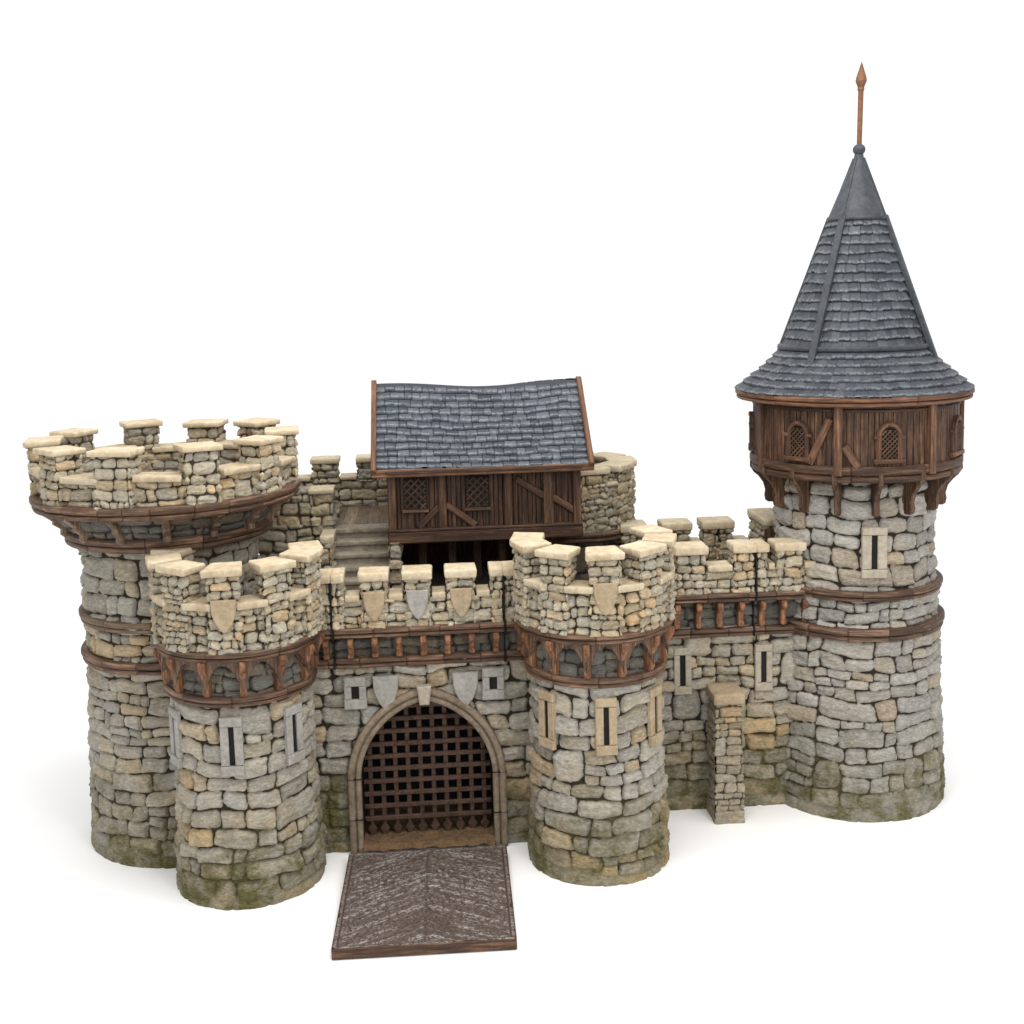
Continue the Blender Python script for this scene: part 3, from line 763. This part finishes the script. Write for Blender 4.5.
for k in range(3): b.box((2.815+k*.078, .655, 2.63), (.074, .03, .52), ch=.006)
b.build('timber_panel', M['oak'], m)
for x in (1.735, 2.60): arrow_loop(w, (x, WY+.008, 1.28), (1, 0, 0), (0, -1, 0), .185, .50, 'dress', .058)
bt = masonry('buttress', rounded([(1.985, -.30), (2.295, -.30), (2.295, .12), (1.985, .12)], .02), 0, 1.28, M['rear'], w, off=lambda z: np.interp(z, [0, .25, 1.3], [.012, 0, -.015]), row=.098, depth=.022, seed=57, step=.0095, joint=.005, cap=True)
slab('coping', [(1.975, -.31), (2.305, -.31), (2.31, .1), (1.98, .1)], 1.275, 1.385, M['dresstan'], bt, 7)

# ------------------------------------------------------------------ the tall tower with the pointed roof
CX, CY = 3.71, .5
s_ = thing('roofed_tower', 'tall round tower with timber gallery, slate witch-hat roof and spear finial', 'tower', CX, CY)
full = lambda r: arc(CX, CY, r, -180, 180)
masonry('shaft', full(.90), 0, 1.97, M['grey'], s_, off=lambda z: np.interp(z, [0, .2, .8, 1.9], [.085, .08, .045, .01]), row=.155, depth=.042, seed=61, step=.0105, back=4, joint=.006)
masonry('middle_course', full(.875), 1.98, 2.36, M['grey'], s_, row=.15, depth=.042, seed=62, step=.0105, back=4, joint=.006)
masonry('upper_shaft', full(.845), 2.36, 3.72, M['grey'], s_, off=lambda z: np.interp(z, [2.36, 2.8, 3.72], [.02, 0, -.015]), row=.17, depth=.045, slits=[(D(174)*.845, 2.62, 3.02)], seed=63, step=.0105, back=4, joint=.006, cap=True)
band('lower_band', full(.90), 1.90, 2.03, .05, M['band'], s_, 64, .45)
band('upper_band', full(.875), 2.31, 2.41, .05, M['band'], s_, 65, .45)
arrow_loop(s_, (*polar(CX, CY, .855, -6), 2.555), tan_(-6), rad(-6), .25, .52, 'dress', .062, .055)
# S-curved gallery brackets
for k in range(15):
    a = -30+24*k
    pl_ = [(.80, 3.66), (1.095, 3.66), (1.10, 3.58), (1.06, 3.52), (1.005, 3.47), (.955, 3.40), (.935, 3.32), (.945, 3.26), (.935, 3.21), (.905, 3.19), (.80, 3.19)]
    b = MB(); b.prism(pl_, .056, (CX, CY, 0), rad(a), UP, tan_(a), .010, 'b', .004); b.build('bracket', M['wood'], s_)
# gallery drum: vertical boards as one ring of shallow planks
RG = 1.055
na, zs = 900, np.array([3.62, 3.66, 4.36, 4.40]); rng = np.random.RandomState(5)
edges = np.cumsum(rng.uniform(2.2, 4.4, 200)); edges = edges[edges < 360]
aa = np.linspace(0, 360, na); aa = np.unique(np.concatenate([aa] + [np.array([e-.25, e-.12, e+.12, e+.25]) for e in edges]))
kk = np.searchsorted(edges, aa); lift = rng.rand(len(edges)+1)
gap = np.min(np.abs(aa[:, None]-edges[None, :]), axis=1) < .16
V = []; G = []
for i, a in enumerate(aa):
    r = RG + .008*lift[kk[i]] - (.014 if gap[i] else 0)
    for z in zs: q = polar(CX, CY, r, a+180); V.append((q[0], q[1], z)); G.append((z+kk[i]*1.7, D(a)*RG, 0))
idx = np.arange(len(V)).reshape(-1, 4)
gal = raw_mesh('gallery', V, np.stack([idx[:-1, :-1], idx[1:, :-1], idx[1:, 1:], idx[:-1, 1:]], -1).reshape(-1, 4), M['wood'], s_,
               {'grain': ('FLOAT_VECTOR', G), 'piece': ('FLOAT', np.repeat(lift[kk], 4))}, False)
disc('gallery_floor', CX, CY, 1.04, 3.64, M['wood'], s_)
band('gallery_sill', full(1.045), 3.56, 3.73, .055, M['wood'], s_, 66, .9)
band('gallery_plate', full(1.045), 4.26, 4.36, .035, M['oak'], s_, 67, .9)
PITCH = 360/7
for k in range(7):
    a = -28+PITCH*k
    b = MB(); b.box((*polar(CX, CY, RG+.02, a), 3.99), (.082, .075, .72), tan_(a), rad(a), UP, .008, .004); b.build('post', M['frame'], gal)
def gallery_brace(a0, z0, a1, z1):
    p0 = np.array([*polar(CX, CY, RG+.022, a0), z0]); p1 = np.array([*polar(CX, CY, RG+.022, a1), z1])
    b = MB(); b.beam(p0, p1, .075, .05, rad((a0+a1)/2), .007); b.build('brace', M['frame'], gal)
for k in (0, 2, 4):
    a = -28+PITCH*k
    gallery_brace(a-15.5, 3.74, a-4.5, 4.20); gallery_brace(a+10.5, 3.72, a+3, 3.93)
def lattice(O, ea, en, w, h, sp, bw, mat, parent):
    b = MB(); O, ea, en = (np.asarray(v, float) for v in (O, ea, en))
    for sg in (-1, 1):
        k = -h
        while k < w+h:
            # line x = k + sg-directed z ; clip to the rectangle [0,w]x[0,h]
            zs_ = []
            for z in np.linspace(0, h, 60):
                x = (k+z) if sg > 0 else (w-k-z)
                if 0 <= x <= w: zs_.append((x, z))
            if len(zs_) > 6:
                (x0, z0), (x1, z1) = zs_[0], zs_[-1]
                b.beam(O+ea*(x0-w/2)+UP*z0+en*(.004*sg), O+ea*(x1-w/2)+UP*z1+en*(.004*sg), bw, .014, en, .002)
            k += sp
    return b.build('lattice', M[mat], parent)
def gallery_window(a):
    O = np.array([*polar(CX, CY, RG+.012, a), 3.80]); ea, en = tan_(a), rad(a)
    w, h = .165, .30
    path = [(-w/2-.022, z) for z in np.linspace(0, h-.07, 4)] + [((w/2+.022)*-cos(t), h-.07+(w/2+.022)*1.12*sin(t)) for t in np.linspace(0, pi, 18)[1:-1]] + [(w/2+.022, z) for z in np.linspace(h-.07, 0, 4)]
    b = MB(); b.sweep(path, [(-.024, -.02), (-.024, .026), (-.014, .036), (.014, .036), (.024, .026), (.024, -.02)], O, ea, UP, en)
    f = b.build('window', M['frame'], gal)
    b = MB(); b.box(O-UP*.018+en*.012, (w+.15, .07, .045), ea, en, UP, .008); b.build('sill', M['frame'], f)
    for sg in (-1, 1):
        b = MB(); b.box(O+ea*sg*(w/2+.045)+UP*(h-.075)+en*.01, (.06, .06, .035), ea, en, UP, .008); b.build('impost', M['frame'], f)
    b = MB(); b.box(O+UP*(h+.045)+en*.014, (.055, .06, .045), ea, en, UP, .01); b.build('keystone', M['frame'], f)
    pp = [(-w/2, 0), (w/2, 0), (w/2, h-.07)] + [(w/2*cos(t), h-.07+w/2*sin(t)*1.12) for t in np.linspace(0, pi, 10)[1:-1]] + [(-w/2, h-.07)]
    b = MB(); b.prism(pp, .012, O+en*.004, ea, UP, en, .002); b.build('pane', M['dark'], f)
    lattice(O+en*.018, ea, en, w, h-.01, .048, .013, 'wood', f)
for k in range(7):
    gallery_window(-28+PITCH*(k+.5)+(.4 if k != 6 else 3.5))

# slates as relief on any ruled surface
def slates(name, Pfun, U, Vlen, rows, width, th, mat, parent, nu, nv, seed, sagw=.35, circ=None, wrap=False):
    """Pfun(u,v)->(point, normal) arrays, u,v in 0..1 with v down the slope; circ(v) = real length round at v"""
    rng = np.random.RandomState(seed)
    u = np.linspace(0, 1, nu); v = np.linspace(0, 1, nv); Ug, Vg = np.meshgrid(u, v, indexing='ij')
    rf = Vg*rows + sagw*fbm(Ug*U*2.2, Vg*rows*.35, seed, 3) + .10*fbm(Ug*U*14, Vg*rows, seed+2, 2)
    ri = np.clip(np.floor(rf).astype(int), 0, rows-1); f = np.clip(rf-ri, 0, 1)
    gapm = np.zeros_like(Ug); ident = np.zeros_like(Ug); lift = np.zeros_like(Ug); drop = np.zeros_like(Ug)
    for r in range(rows):
        m = ri == r
        if not m.any(): continue
        Lr = circ((r+.5)/rows) if circ else U
        n = max(4, int(Lr/width)); e = np.cumsum(rng.uniform(.7, 1.35, n)); e = e/e[-1]
        k = np.searchsorted(e, Ug[m]); k = np.clip(k, 0, n-1)
        lo = np.concatenate([[0], e])[k]; hi = e[k]
        dg = np.minimum(Ug[m]-lo, hi-Ug[m])*Lr
        gapm[m] = np.clip(1-dg/.0065, 0, 1); rr = rng.rand(n, 4)
        ident[m] = rr[k, 0]; lift[m] = rr[k, 1]; drop[m] = rr[k, 2]
    # a slate that hangs short leaves its lower edge a little higher
    cut = .86+.14*drop
    body = np.where(f < cut, f/cut, 0)
    disp = th*(.25+.75*body)*(.8+.4*lift) - th*.32*gapm
    disp = np.where(f >= cut, th*.05, disp)
    low = np.where(f >= cut, 1.0, gapm*.62)
    P, n = Pfun(Ug, Vg); V = P + n*disp[..., None]
    idx = np.arange(nu*nv).reshape(nu, nv)
    F = np.stack([idx[:-1, :-1], idx[:-1, 1:], idx[1:, 1:], idx[1:, :-1]], -1).reshape(-1, 4)
    st = np.stack([ident, np.where(f < cut, body, 0), low], -1)
    return raw_mesh(name, V, F, mat, parent, {'stone': ('FLOAT_VECTOR', st.reshape(-1, 3))})
def cone_fun(prof):
    pr = np.array(prof); dl = np.concatenate([[0], np.cumsum(np.hypot(*np.diff(pr, axis=0).T))]); L = dl[-1]
    def f(U, V):
        a = (U*2-1)*pi; sl = V*L
        r = np.interp(sl, dl, pr[:, 0]); z = np.interp(sl, dl, pr[:, 1])
        dr = np.interp(sl+.01, dl, pr[:, 0])-np.interp(sl-.01, dl, pr[:, 0]); dz = np.interp(sl+.01, dl, pr[:, 1])-np.interp(sl-.01, dl, pr[:, 1])
        l = np.hypot(dr, dz)+1e-9; nr, nz = -dz/l, dr/l
        return np.stack([CX+r*np.sin(a), CY-r*np.cos(a), z], -1), np.stack([nr*np.sin(a), -nr*np.cos(a), nz], -1)
    return f, (lambda v: 2*pi*float(np.interp(v*L, dl, pr[:, 0]))), L
# bellcast skirt
LEAN = True
sp = [(.74, 4.85), (.83, 4.745), (.935, 4.645), (1.05, 4.55), (1.155, 4.465), (1.215, 4.412)]
f, ci, L = cone_fun(sp); slates('skirt_roof', f, 7, L, 6, .105, .030, M['slate'], s_, 1100, 110, 71, .16, ci)
cp = [(.272, 6.20), (.735, 4.85)]
f, ci, L = cone_fun(cp); cone = slates('cone_roof', f, 4, L, 14, .09, .028, M['slate'], s_, 900, 260, 72, .25, ci)
b = MB(); b.lathe([(.05, 4.40), (1.17, 4.40), (1.17, 4.405), (.69, 4.85), (.24, 6.2)], CX, CY, 48); b.build('roof_core', M['oak'], s_)
band('eaves_ring', full(1.17), 4.33, 4.43, .055, M['eaves'], s_, 73, 1.4)
b = MB(); b.lathe([(1.04, 4.32), (1.17, 4.327), (1.18, 4.345)], CX, CY, 72); b.build('soffit', M['oak'], s_)
band('roof_belt', full(.755), 4.80, 4.895, .034, M['lead'], s_, 74, 9, .002)
for a in (-49, 55, 142, -129):
    b = MB(); p0 = np.array([*polar(CX, CY, .855, a), 4.70]); p1 = np.array([*polar(CX, CY, .285, a), 6.22])
    nr = rad(a)*.93+UP*.36; b.beam(p0, p1, .075, .06, nr/np.linalg.norm(nr), .012); b.build('hip_rib', M['lead'], cone)
b = MB(); b.lathe([(.28, 6.17), (.312, 6.175), (.314, 6.20), (.295, 6.215), (.052, 6.82), (.042, 6.87)], CX, CY, 40); cap_ = b.build('lead_cap', M['lead'], s_, True)
for a in (-49, 55, 142, -129):
    b = MB(); p0 = np.array([*polar(CX, CY, .292, a), 6.225]); p1 = np.array([*polar(CX, CY, .056, a), 6.82]); nr = rad(a)*.91+UP*.4
    b.beam(p0, p1, .022, .016, nr/np.linalg.norm(nr), .004); b.build('seam', M['lead'], cap_)
b = MB(); b.lathe([(.02, 6.85)]+[(.065*cos(t), 6.905+.06*sin(t)) for t in np.linspace(-1.2, 1.35, 12)], CX, CY, 24); b.build('finial_ball', M['lead'], s_, True)
b = MB(); b.lathe([(.026, 6.94), (.028, 7.50)], CX, CY, 14)
b.lathe([(.024, 7.49), (.036, 7.51), (.034, 7.54), (.058, 7.60), (.052, 7.64), (.004, 7.79)], CX, CY, 6); b.build('spear', M['spear'], s_)

LEAN = False
# ------------------------------------------------------------------ the large round tower at the left
BX, BY = -3.52, .42
t = thing('round_tower', 'large round stone tower at far left with broad overhanging crenellated platform', 'tower', BX, BY)
full = lambda r: arc(BX, BY, r, -180, 180)
masonry('shaft', full(.895), 0, 1.98, M['wall'], t, off=lambda z: np.interp(z, [0, .2, .9, 1.9], [.095, .09, .05, .01]), row=.168, depth=.042, seed=81, step=.0105, back=4, joint=.006, idr=(0, .85))
masonry('middle_course', full(.90), 1.98, 2.38, M['wall'], t, row=.16, depth=.042, seed=82, step=.0105, back=4, joint=.006)
masonry('upper_shaft', full(.895), 2.38, 3.22, M['wall'], t, off=lambda z: np.interp(z, [2.38, 3.2], [.012, -.01]), row=.18, depth=.045, seed=83, step=.0105, back=4, joint=.006, idr=(0, .92))
band('lower_band', full(.90), 1.94, 2.06, .055, M['band'], t, 84, .5)
band('upper_band', full(.90), 2.35, 2.46, .05, M['paleband'], t, 85, .5)
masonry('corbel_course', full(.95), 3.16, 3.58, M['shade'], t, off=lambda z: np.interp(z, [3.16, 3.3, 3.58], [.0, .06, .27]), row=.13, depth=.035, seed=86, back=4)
band('platform_foot', full(.985), 3.16, 3.30, .06, M['band'], t, 87, .5)
band('platform_rim', full(1.265), 3.52, 3.655, .07, M['band'], t, 88, .32, .006)
for k in range(15):
    a = -14+24*k
    pl_ = [(.95, 3.53), (1.255, 3.53), (1.255, 3.50), (1.15, 3.42), (1.155, 3.39), (1.08, 3.33), (1.085, 3.28), (1.05, 3.25), (.95, 3.25)]
    b = MB(); b.prism(pl_, .075, (BX, BY, 0), rad(a), UP, tan_(a), .010, 'b', .006); b.build('bracket', M['paleband'], t)
RB = 1.27
masonry('parapet', arc(BX, BY, RB-.02, -180, 180), 3.63, 3.90, M['parapet'], t, row=.115, depth=.036, seed=89, step=.011, back=1.5, joint=.006)
masonry('parapet_inner_face', arc(BX, BY, RB-.27, 180, -180), 3.60, 3.90, M['rear'], t, row=.12, depth=.03, seed=90, step=.013, back=1.2)
disc('platform_floor', BX, BY, RB-.1, 3.62, M['plank'], t)
am_ = [-9+36*k for k in range(10)]
for i, a in enumerate(am_):
    a += random.uniform(-2.5, 2.5); hw = random.uniform(.150, .180); zt = random.uniform(-.018, .022)
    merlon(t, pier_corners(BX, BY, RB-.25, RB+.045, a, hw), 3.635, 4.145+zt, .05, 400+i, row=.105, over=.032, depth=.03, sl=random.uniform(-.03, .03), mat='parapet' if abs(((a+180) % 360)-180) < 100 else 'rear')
    slab('sill', pier_corners(BX, BY, RB-.30, RB+.03, a+18, .22), 3.885+zt, 3.945+zt, M['sill'], t, 420+i, .018, random.uniform(-.05, .05))

# ------------------------------------------------------------------ timber hall over the gate
HX0, HX1, HY = -1.29, .755, .60
h = thing('timber_hall', 'brown timber-framed hall with sagging blue-grey slate roof above the gate', 'hall', (HX0+HX1)/2, HY)
rng = np.random.RandomState(12); b = MB(); x = HX0
front = (0, -1, 0)
while x < HX1-.01:
    wd = min(rng.uniform(.038, .075), HX1-x)
    b.box((x+wd/2, HY+.02+rng.uniform(-.004, .004), 3.38), (wd-.003, .05, .70), ch=.006, jit=.003); x += wd
wall = b.build('front_boards', M['oak'], h)
b = MB(); b.box(((HX0+HX1)/2, HY-.005, 2.975), (HX1-HX0+.03, .13, .125), ch=.012, jit=.006); b.box(((HX0+HX1)/2, HY-.018, 3.052), (HX1-HX0+.03, .11, .03), ch=.008); b.build('sill_beam', M['oak'], h)
for x, wd in ((HX0+.04, .085), (-.72, .085), (-.02, .085), (.41, .10), (HX1-.04, .085)):
    b = MB(); b.box((x, HY-.018, 3.40), (wd, .07, .68), ch=.009, jit=.004); b.build('post', M['wood'], h)
for (x0, z0, x1, z1) in ((-.98, 3.075, -.755, 3.29), (-.68, 3.31, -.37, 3.075), (.07, 3.56, .37, 3.36), (.45, 3.35, .74, 3.16)):
    b = MB(); b.beam((x0, HY-.014, z0), (x1, HY-.014, z1), .07, .05, front, .008); b.build('brace', M['wood'], h)
for x in (-1.005, -.345):
    b = MB(); O = np.array([x, HY-.012, 3.265])
    b.box(O+np.array([0, -.012, -.012]), (.285, .06, .035), ch=.008)
    f_ = b.build('window', M['wood'], h)
    b = MB(); b.box(O+np.array([0, 0, .175]), (.235, .02, .33), ch=.002); b.build('pane', M['dark'], f_)
    lattice(O+np.array([0, -.014, .01]), (1, 0, 0), front, .235, .32, .082, .020, 'oak', f_)
HD = 2.15                                   # back of the hall
for xx in (HX0+.03, HX1-.03):
    b = MB(); b.prism([(HY+.02, 2.95), (HD, 2.95), (HD, 3.70), (1.375, 4.50), (HY+.02, 3.70)], .05, (xx, 0, 0), (0, 1, 0), UP, (1, 0, 0), .005, 'b'); b.build('gable', M['oak'], h)
b = MB(); b.box(((HX0+HX1)/2, HD, 3.33), (HX1-HX0, .05, .76), ch=.005); b.build('rear_boards', M['oak'], h)
b = MB(); b.box(((HX0+HX1)/2, (HY+HD)/2, 2.95), (HX1-HX0-.06, HD-HY, .05), ch=.005); b.build('floor', M['oak'], h)
# roof slopes: from the ridge down to the eaves, sagging in the middle
RX0, RX1, EY, EZ, RY, RZ = -1.40, .835, .43, 3.715, 1.36, 4.53
def slope(front_):
    ye = EY if front_ else 2*RY-EY
    def f(U, V):
        x = RX0+(RX1-RX0)*(U if front_ else 1-U); sag = -.035*np.sin(U*pi)**1.4*(1-V)-.03*U+.012*np.sin(U*9)*(1-V) - .03*np.sin(V*pi)
        P = np.stack([x, RY+(ye-RY)*V, RZ+(EZ-RZ)*V+sag], -1)
        n = np.array([0, -(RZ-EZ)*np.sign(RY-ye)*1.0, abs(RY-ye)]); n = n/np.linalg.norm(n)
        return P, np.broadcast_to(n, P.shape)
    return f
for fr_ in (True, False):
    slates('roof_slope', slope(fr_), RX1-RX0, 1.2, 12, .115, .05, M['hallslate'], h, 760 if fr_ else 200, 300 if fr_ else 120, 91 if fr_ else 92, .42)
b = MB()
sx = np.linspace(0, 1, 40); path = [(RX0+(RX1-RX0)*q_, RZ-.035*sin(q_*pi)**1.4-.03*q_+.012*sin(q_*9)+.010) for q_ in sx]
b.sweep(path, [(-.03, -.045), (.010, -.022), (.014, 0), (.010, .022), (-.03, .045)], (0, RY, 0), (1, 0, 0), UP, (0, -1, 0)); b.build('ridge', M['slate'], h)
b = MB(); b.box(((RX0+RX1)/2, EY-.005, EZ-.03), (RX1-RX0+.10, .055, .085), ch=.010, jit=.006); b.box(((RX0+RX1)/2, EY-.028, EZ-.008), (RX1-RX0+.10, .03, .03), ch=.006); b.build('eaves_board', M['eaves'], h)
b = MB(); b.box(((RX0+RX1)/2, 2*RY-EY+.005, EZ-.03), (RX1-RX0+.10, .055, .085), ch=.010); b.build('eaves_board', M['eaves'], h)
nrm = np.array([0, -(RZ-EZ), RY-EY]); nrm = nrm/np.linalg.norm(nrm)
for x in (RX0-.022, RX1+.022):
    b = MB(); b.beam((x, EY-.03, EZ-.03), (x, RY+.01, RZ+.02-(.03 if x > 0 else 0)), .055, .13, nrm, .010)
    n2 = nrm*np.array([1, -1, 1]); b.beam((x, 2*RY-EY+.03, EZ-.03), (x, RY-.01, RZ+.02-(.03 if x > 0 else 0)), .055, .13, n2, .010); b.build('bargeboard', M['eaves'], h)
b = MB(); b.box(((HX0+HX1)/2, HY-.09, 3.70), (HX1-HX0, .3, .03), ch=.004); b.build('soffit', M['oak'], h)
# undercroft posts and back boards
for x in (-.95, -.62, -.34, -.06, .3, .68):
    b = MB(); b.box((x, 1.3, 2.63), (.09, .09, .62), ch=.008); b.build('undercroft_post', M['oak'], h)
b = MB()
for k in range(16): b.box((HX0+.07+k*.131, 2.05, 2.64), (.126, .05, .60), ch=.006)
b.build('undercroft_boards', M['oak'], h)
b = MB(); b.box(((HX0+HX1)/2, 1.35, 2.31), (HX1-HX0+.1, 1.9, .06), ch=.004); b.build('undercroft_floor', M['passage'], h)
masonry('stone_pier', rounded([(-1.305, .50), (-1.165, .50), (-1.165, .72), (-1.305, .72)], .03), 2.33, 2.93, M['rear'], h, row=.16, depth=.04, seed=93, step=.010, cap=True)

# ------------------------------------------------------------------ stairs up to the rear walk
st_ = thing('staircase', 'worn stone staircase rising to the wooden rear walk beside the timber hall', 'staircase', -1.6, .7)
for k in range(6):
    z1 = 3.0-k*.112; y0 = 1.06-k*.135
    P_ = [(-1.90, y0-.02), (-1.30, y0-.02), (-1.30, y0+.20), (-1.90, y0+.20)]
    slab('step', P_, z1-.055, z1, M['step'], st_, 500+k, .012)
    b = MB(); b.box((-1.6, y0+.13, (z1-.03+2.3)/2), (.59, .24, z1-.03-2.3), ch=.004); b.build('riser', M['step'], st_)
masonry('stair_cheek', rounded([(-2.02, .42), (-1.885, .42), (-1.885, 1.02), (-2.02, 1.02)], .03), 2.33, 2.93, M['rear'], st_, row=.15, depth=.04, seed=94, step=.011, cap=True)
slab('coping', [(-2.03, .62), (-1.88, .62), (-1.88, 1.03), (-2.03, 1.03)], 2.92, 3.01, M['rearcope'], st_, 31)

# ------------------------------------------------------------------ rear walk and rear wall left of the hall
r_ = thing('rear_wall', 'low crenellated stone wall behind the stairs, left of the timber hall', 'wall', -1.9, 2.4)
masonry('wall', rounded([(-2.9, 2.42), (.2, 2.42), (.2, 2.66), (-2.9, 2.66)], .02), 0, 3.33, M['rear'], r_, row=.13, depth=.034, seed=95, step=.013, back=4, cap=True)
for i, (xa, xb) in enumerate([(-2.25, -1.94), (-1.71, -1.50), (-1.48, -1.30)]):
    merlon(r_, [(xa, 2.40), (xb, 2.40), (xb, 2.68), (xa, 2.68)], 3.30, 3.53, .06, 520+i, 'rear', 'rearcope', row=.085, over=.02)
for i, (xa, xb) in enumerate([(-2.6, -2.27), (-1.925, -1.72)]):
    slab('sill', [(xa, 2.405), (xb, 2.405), (xb, 2.67), (xa, 2.67)], 3.32, 3.37, M['rearcope'], r_, 530+i)
b = MB()
for k in range(5): b.box((-1.9+.135*k, 1.77, 2.965), (.133, 1.34, .05), ch=.003)
b.build('walk_planks', M['plank'], r_)
masonry('stair_wall', rounded([(-2.75, 1.02), (-1.90, 1.02), (-1.90, 2.42), (-2.75, 2.42)], .02), 2.2, 3.06, M['rear'], r_, row=.15, depth=.04, seed=96, step=.011, cap=True)
masonry('end_post', rounded([(-2.15, 1.03), (-1.905, 1.03), (-1.905, 1.3), (-2.15, 1.3)], .02), 3.05, 3.40, M['rear'], r_, row=.12, depth=.036, seed=97, step=.011, cap=True)
slab('coping', [(-2.17, 1.01), (-1.89, 1.01), (-1.89, 1.32), (-2.17, 1.32)], 3.395, 3.45, M['rearcope'], r_, 41)
masonry('end_wall', rounded([(-2.62, 1.05), (-2.14, 1.05), (-2.14, 1.3), (-2.62, 1.3)], .02), 3.05, 3.45, M['rear'], r_, row=.13, depth=.036, seed=98, step=.011, cap=True)

# ------------------------------------------------------------------ rear turret right of the hall
TX, TY, TR = .80, 1.72, .70
t = thing('rear_turret', 'plain rounded stone turret half hidden behind the timber hall on its right', 'turret', TX, TY)
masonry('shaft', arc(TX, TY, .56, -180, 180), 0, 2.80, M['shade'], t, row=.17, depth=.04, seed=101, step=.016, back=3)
band('rim', arc(TX, TY, TR, -180, 180), 2.74, 2.85, .05, M['band'], t, 102, .4)
b = MB(); b.lathe([(.5, 2.76), (TR, 2.765)], TX, TY, 48); b.build('underside', M['oak'], t)
masonry('parapet', arc(TX, TY, TR, -180, 180), 2.84, 3.36, M['rear'], t, row=.10, depth=.034, seed=103, step=.0105, back=2, joint=.006)
masonry('parapet_inner_face', arc(TX, TY, TR-.24, 180, -180), 2.84, 3.36, M['rear'], t, row=.10, depth=.03, seed=104, step=.014, back=1.5)
ta = [-24, 14, 52, 90, 128, 166, 204, 242, 280]
for i, a in enumerate(ta):
    merlon(t, pier_corners(TX, TY, TR-.27, TR+.022, a, .165), 2.845, 3.50, .07, 540+i, 'rear', 'rearcope', row=.10, over=.022)
    slab('sill', pier_corners(TX, TY, TR-.25, TR+.02, a+19, .09), 3.345, 3.39, M['rearcope'], t, 560+i)

# ------------------------------------------------------------------ white table sheet
ORG[0] = ORG[1] = 0
m, nt, bs = new_mat('white_sheet'); gg = N(nt)
pos = gg.node('ShaderNodeNewGeometry').outputs['Position']
gg.put(bs.inputs['Base Color'], gg.ramp(gg.noise(pos, .8, 3, .5), [(.3, (.915, .915, .915)), (.7, (.935, .935, .935))])); bs.inputs['Roughness'].default_value = .6
bs.inputs['Specular IOR Level'].default_value = .2
S = 400
tb = raw_mesh('ground', [(-S, -S, 0), (S, -S, 0), (S, S, 0), (-S, S, 0)], [[0, 1, 2, 3]], m, None)
tb['kind'] = 'structure'

# ------------------------------------------------------------------ light: a white light tent and softboxes
wd = bpy.data.worlds.new('World'); scene.world = wd; wd.use_nodes = True
bg = wd.node_tree.nodes['Background']; bg.inputs[0].default_value = (1.0, 1.0, 1.0, 1); bg.inputs[1].default_value = 1.12
def softbox(name, loc, target, size, power, col=(1, 1, 1)):
    l = bpy.data.lights.new(name, 'AREA'); l.shape = 'RECTANGLE'; l.size, l.size_y = size; l.energy = power; l.color = col
    o = bpy.data.objects.new(name, l); COL.objects.link(o); o.location = loc
    from mathutils import Vector
    o.rotation_euler = (Vector(target)-Vector(loc)).to_track_quat('-Z', 'Y').to_euler(); return o
softbox('top_softbox', (.2, -2.5, 10.5), (0, .2, 1), (9, 6), 850, (1, .97, .92))
softbox('front_softbox', (5.5, -11, 8.5), (0, 0, 1.8), (3, 3), 380, (1, .98, .95))

# ------------------------------------------------------------------ camera
cam = bpy.data.cameras.new('Camera'); co = bpy.data.objects.new('Camera', cam); COL.objects.link(co)
from mathutils import Matrix
TILT, ROLL, F = 7.0, -1.5, 1200.0
co.matrix_world = Matrix.Translation((0, -12, 5.6)) @ Matrix.Rotation(D(90-TILT), 4, 'X') @ Matrix.Rotation(D(ROLL), 4, 'Z')
cam.lens = F*36/1024; cam.sensor_width = 36; cam.clip_end = 2000; cam.clip_start = .1
ppy = 285+F*math.tan(D(TILT)); cam.shift_y = -(512-ppy)/1024
scene.camera = co
scene.view_settings.view_transform = 'Standard'; scene.view_settings.look = 'None'
scene.view_settings.exposure = 0; scene.view_settings.gamma = 1; scene.view_settings.use_curve_mapping = False
scene.render.engine = 'CYCLES'
scene.cycles.max_bounces = 6
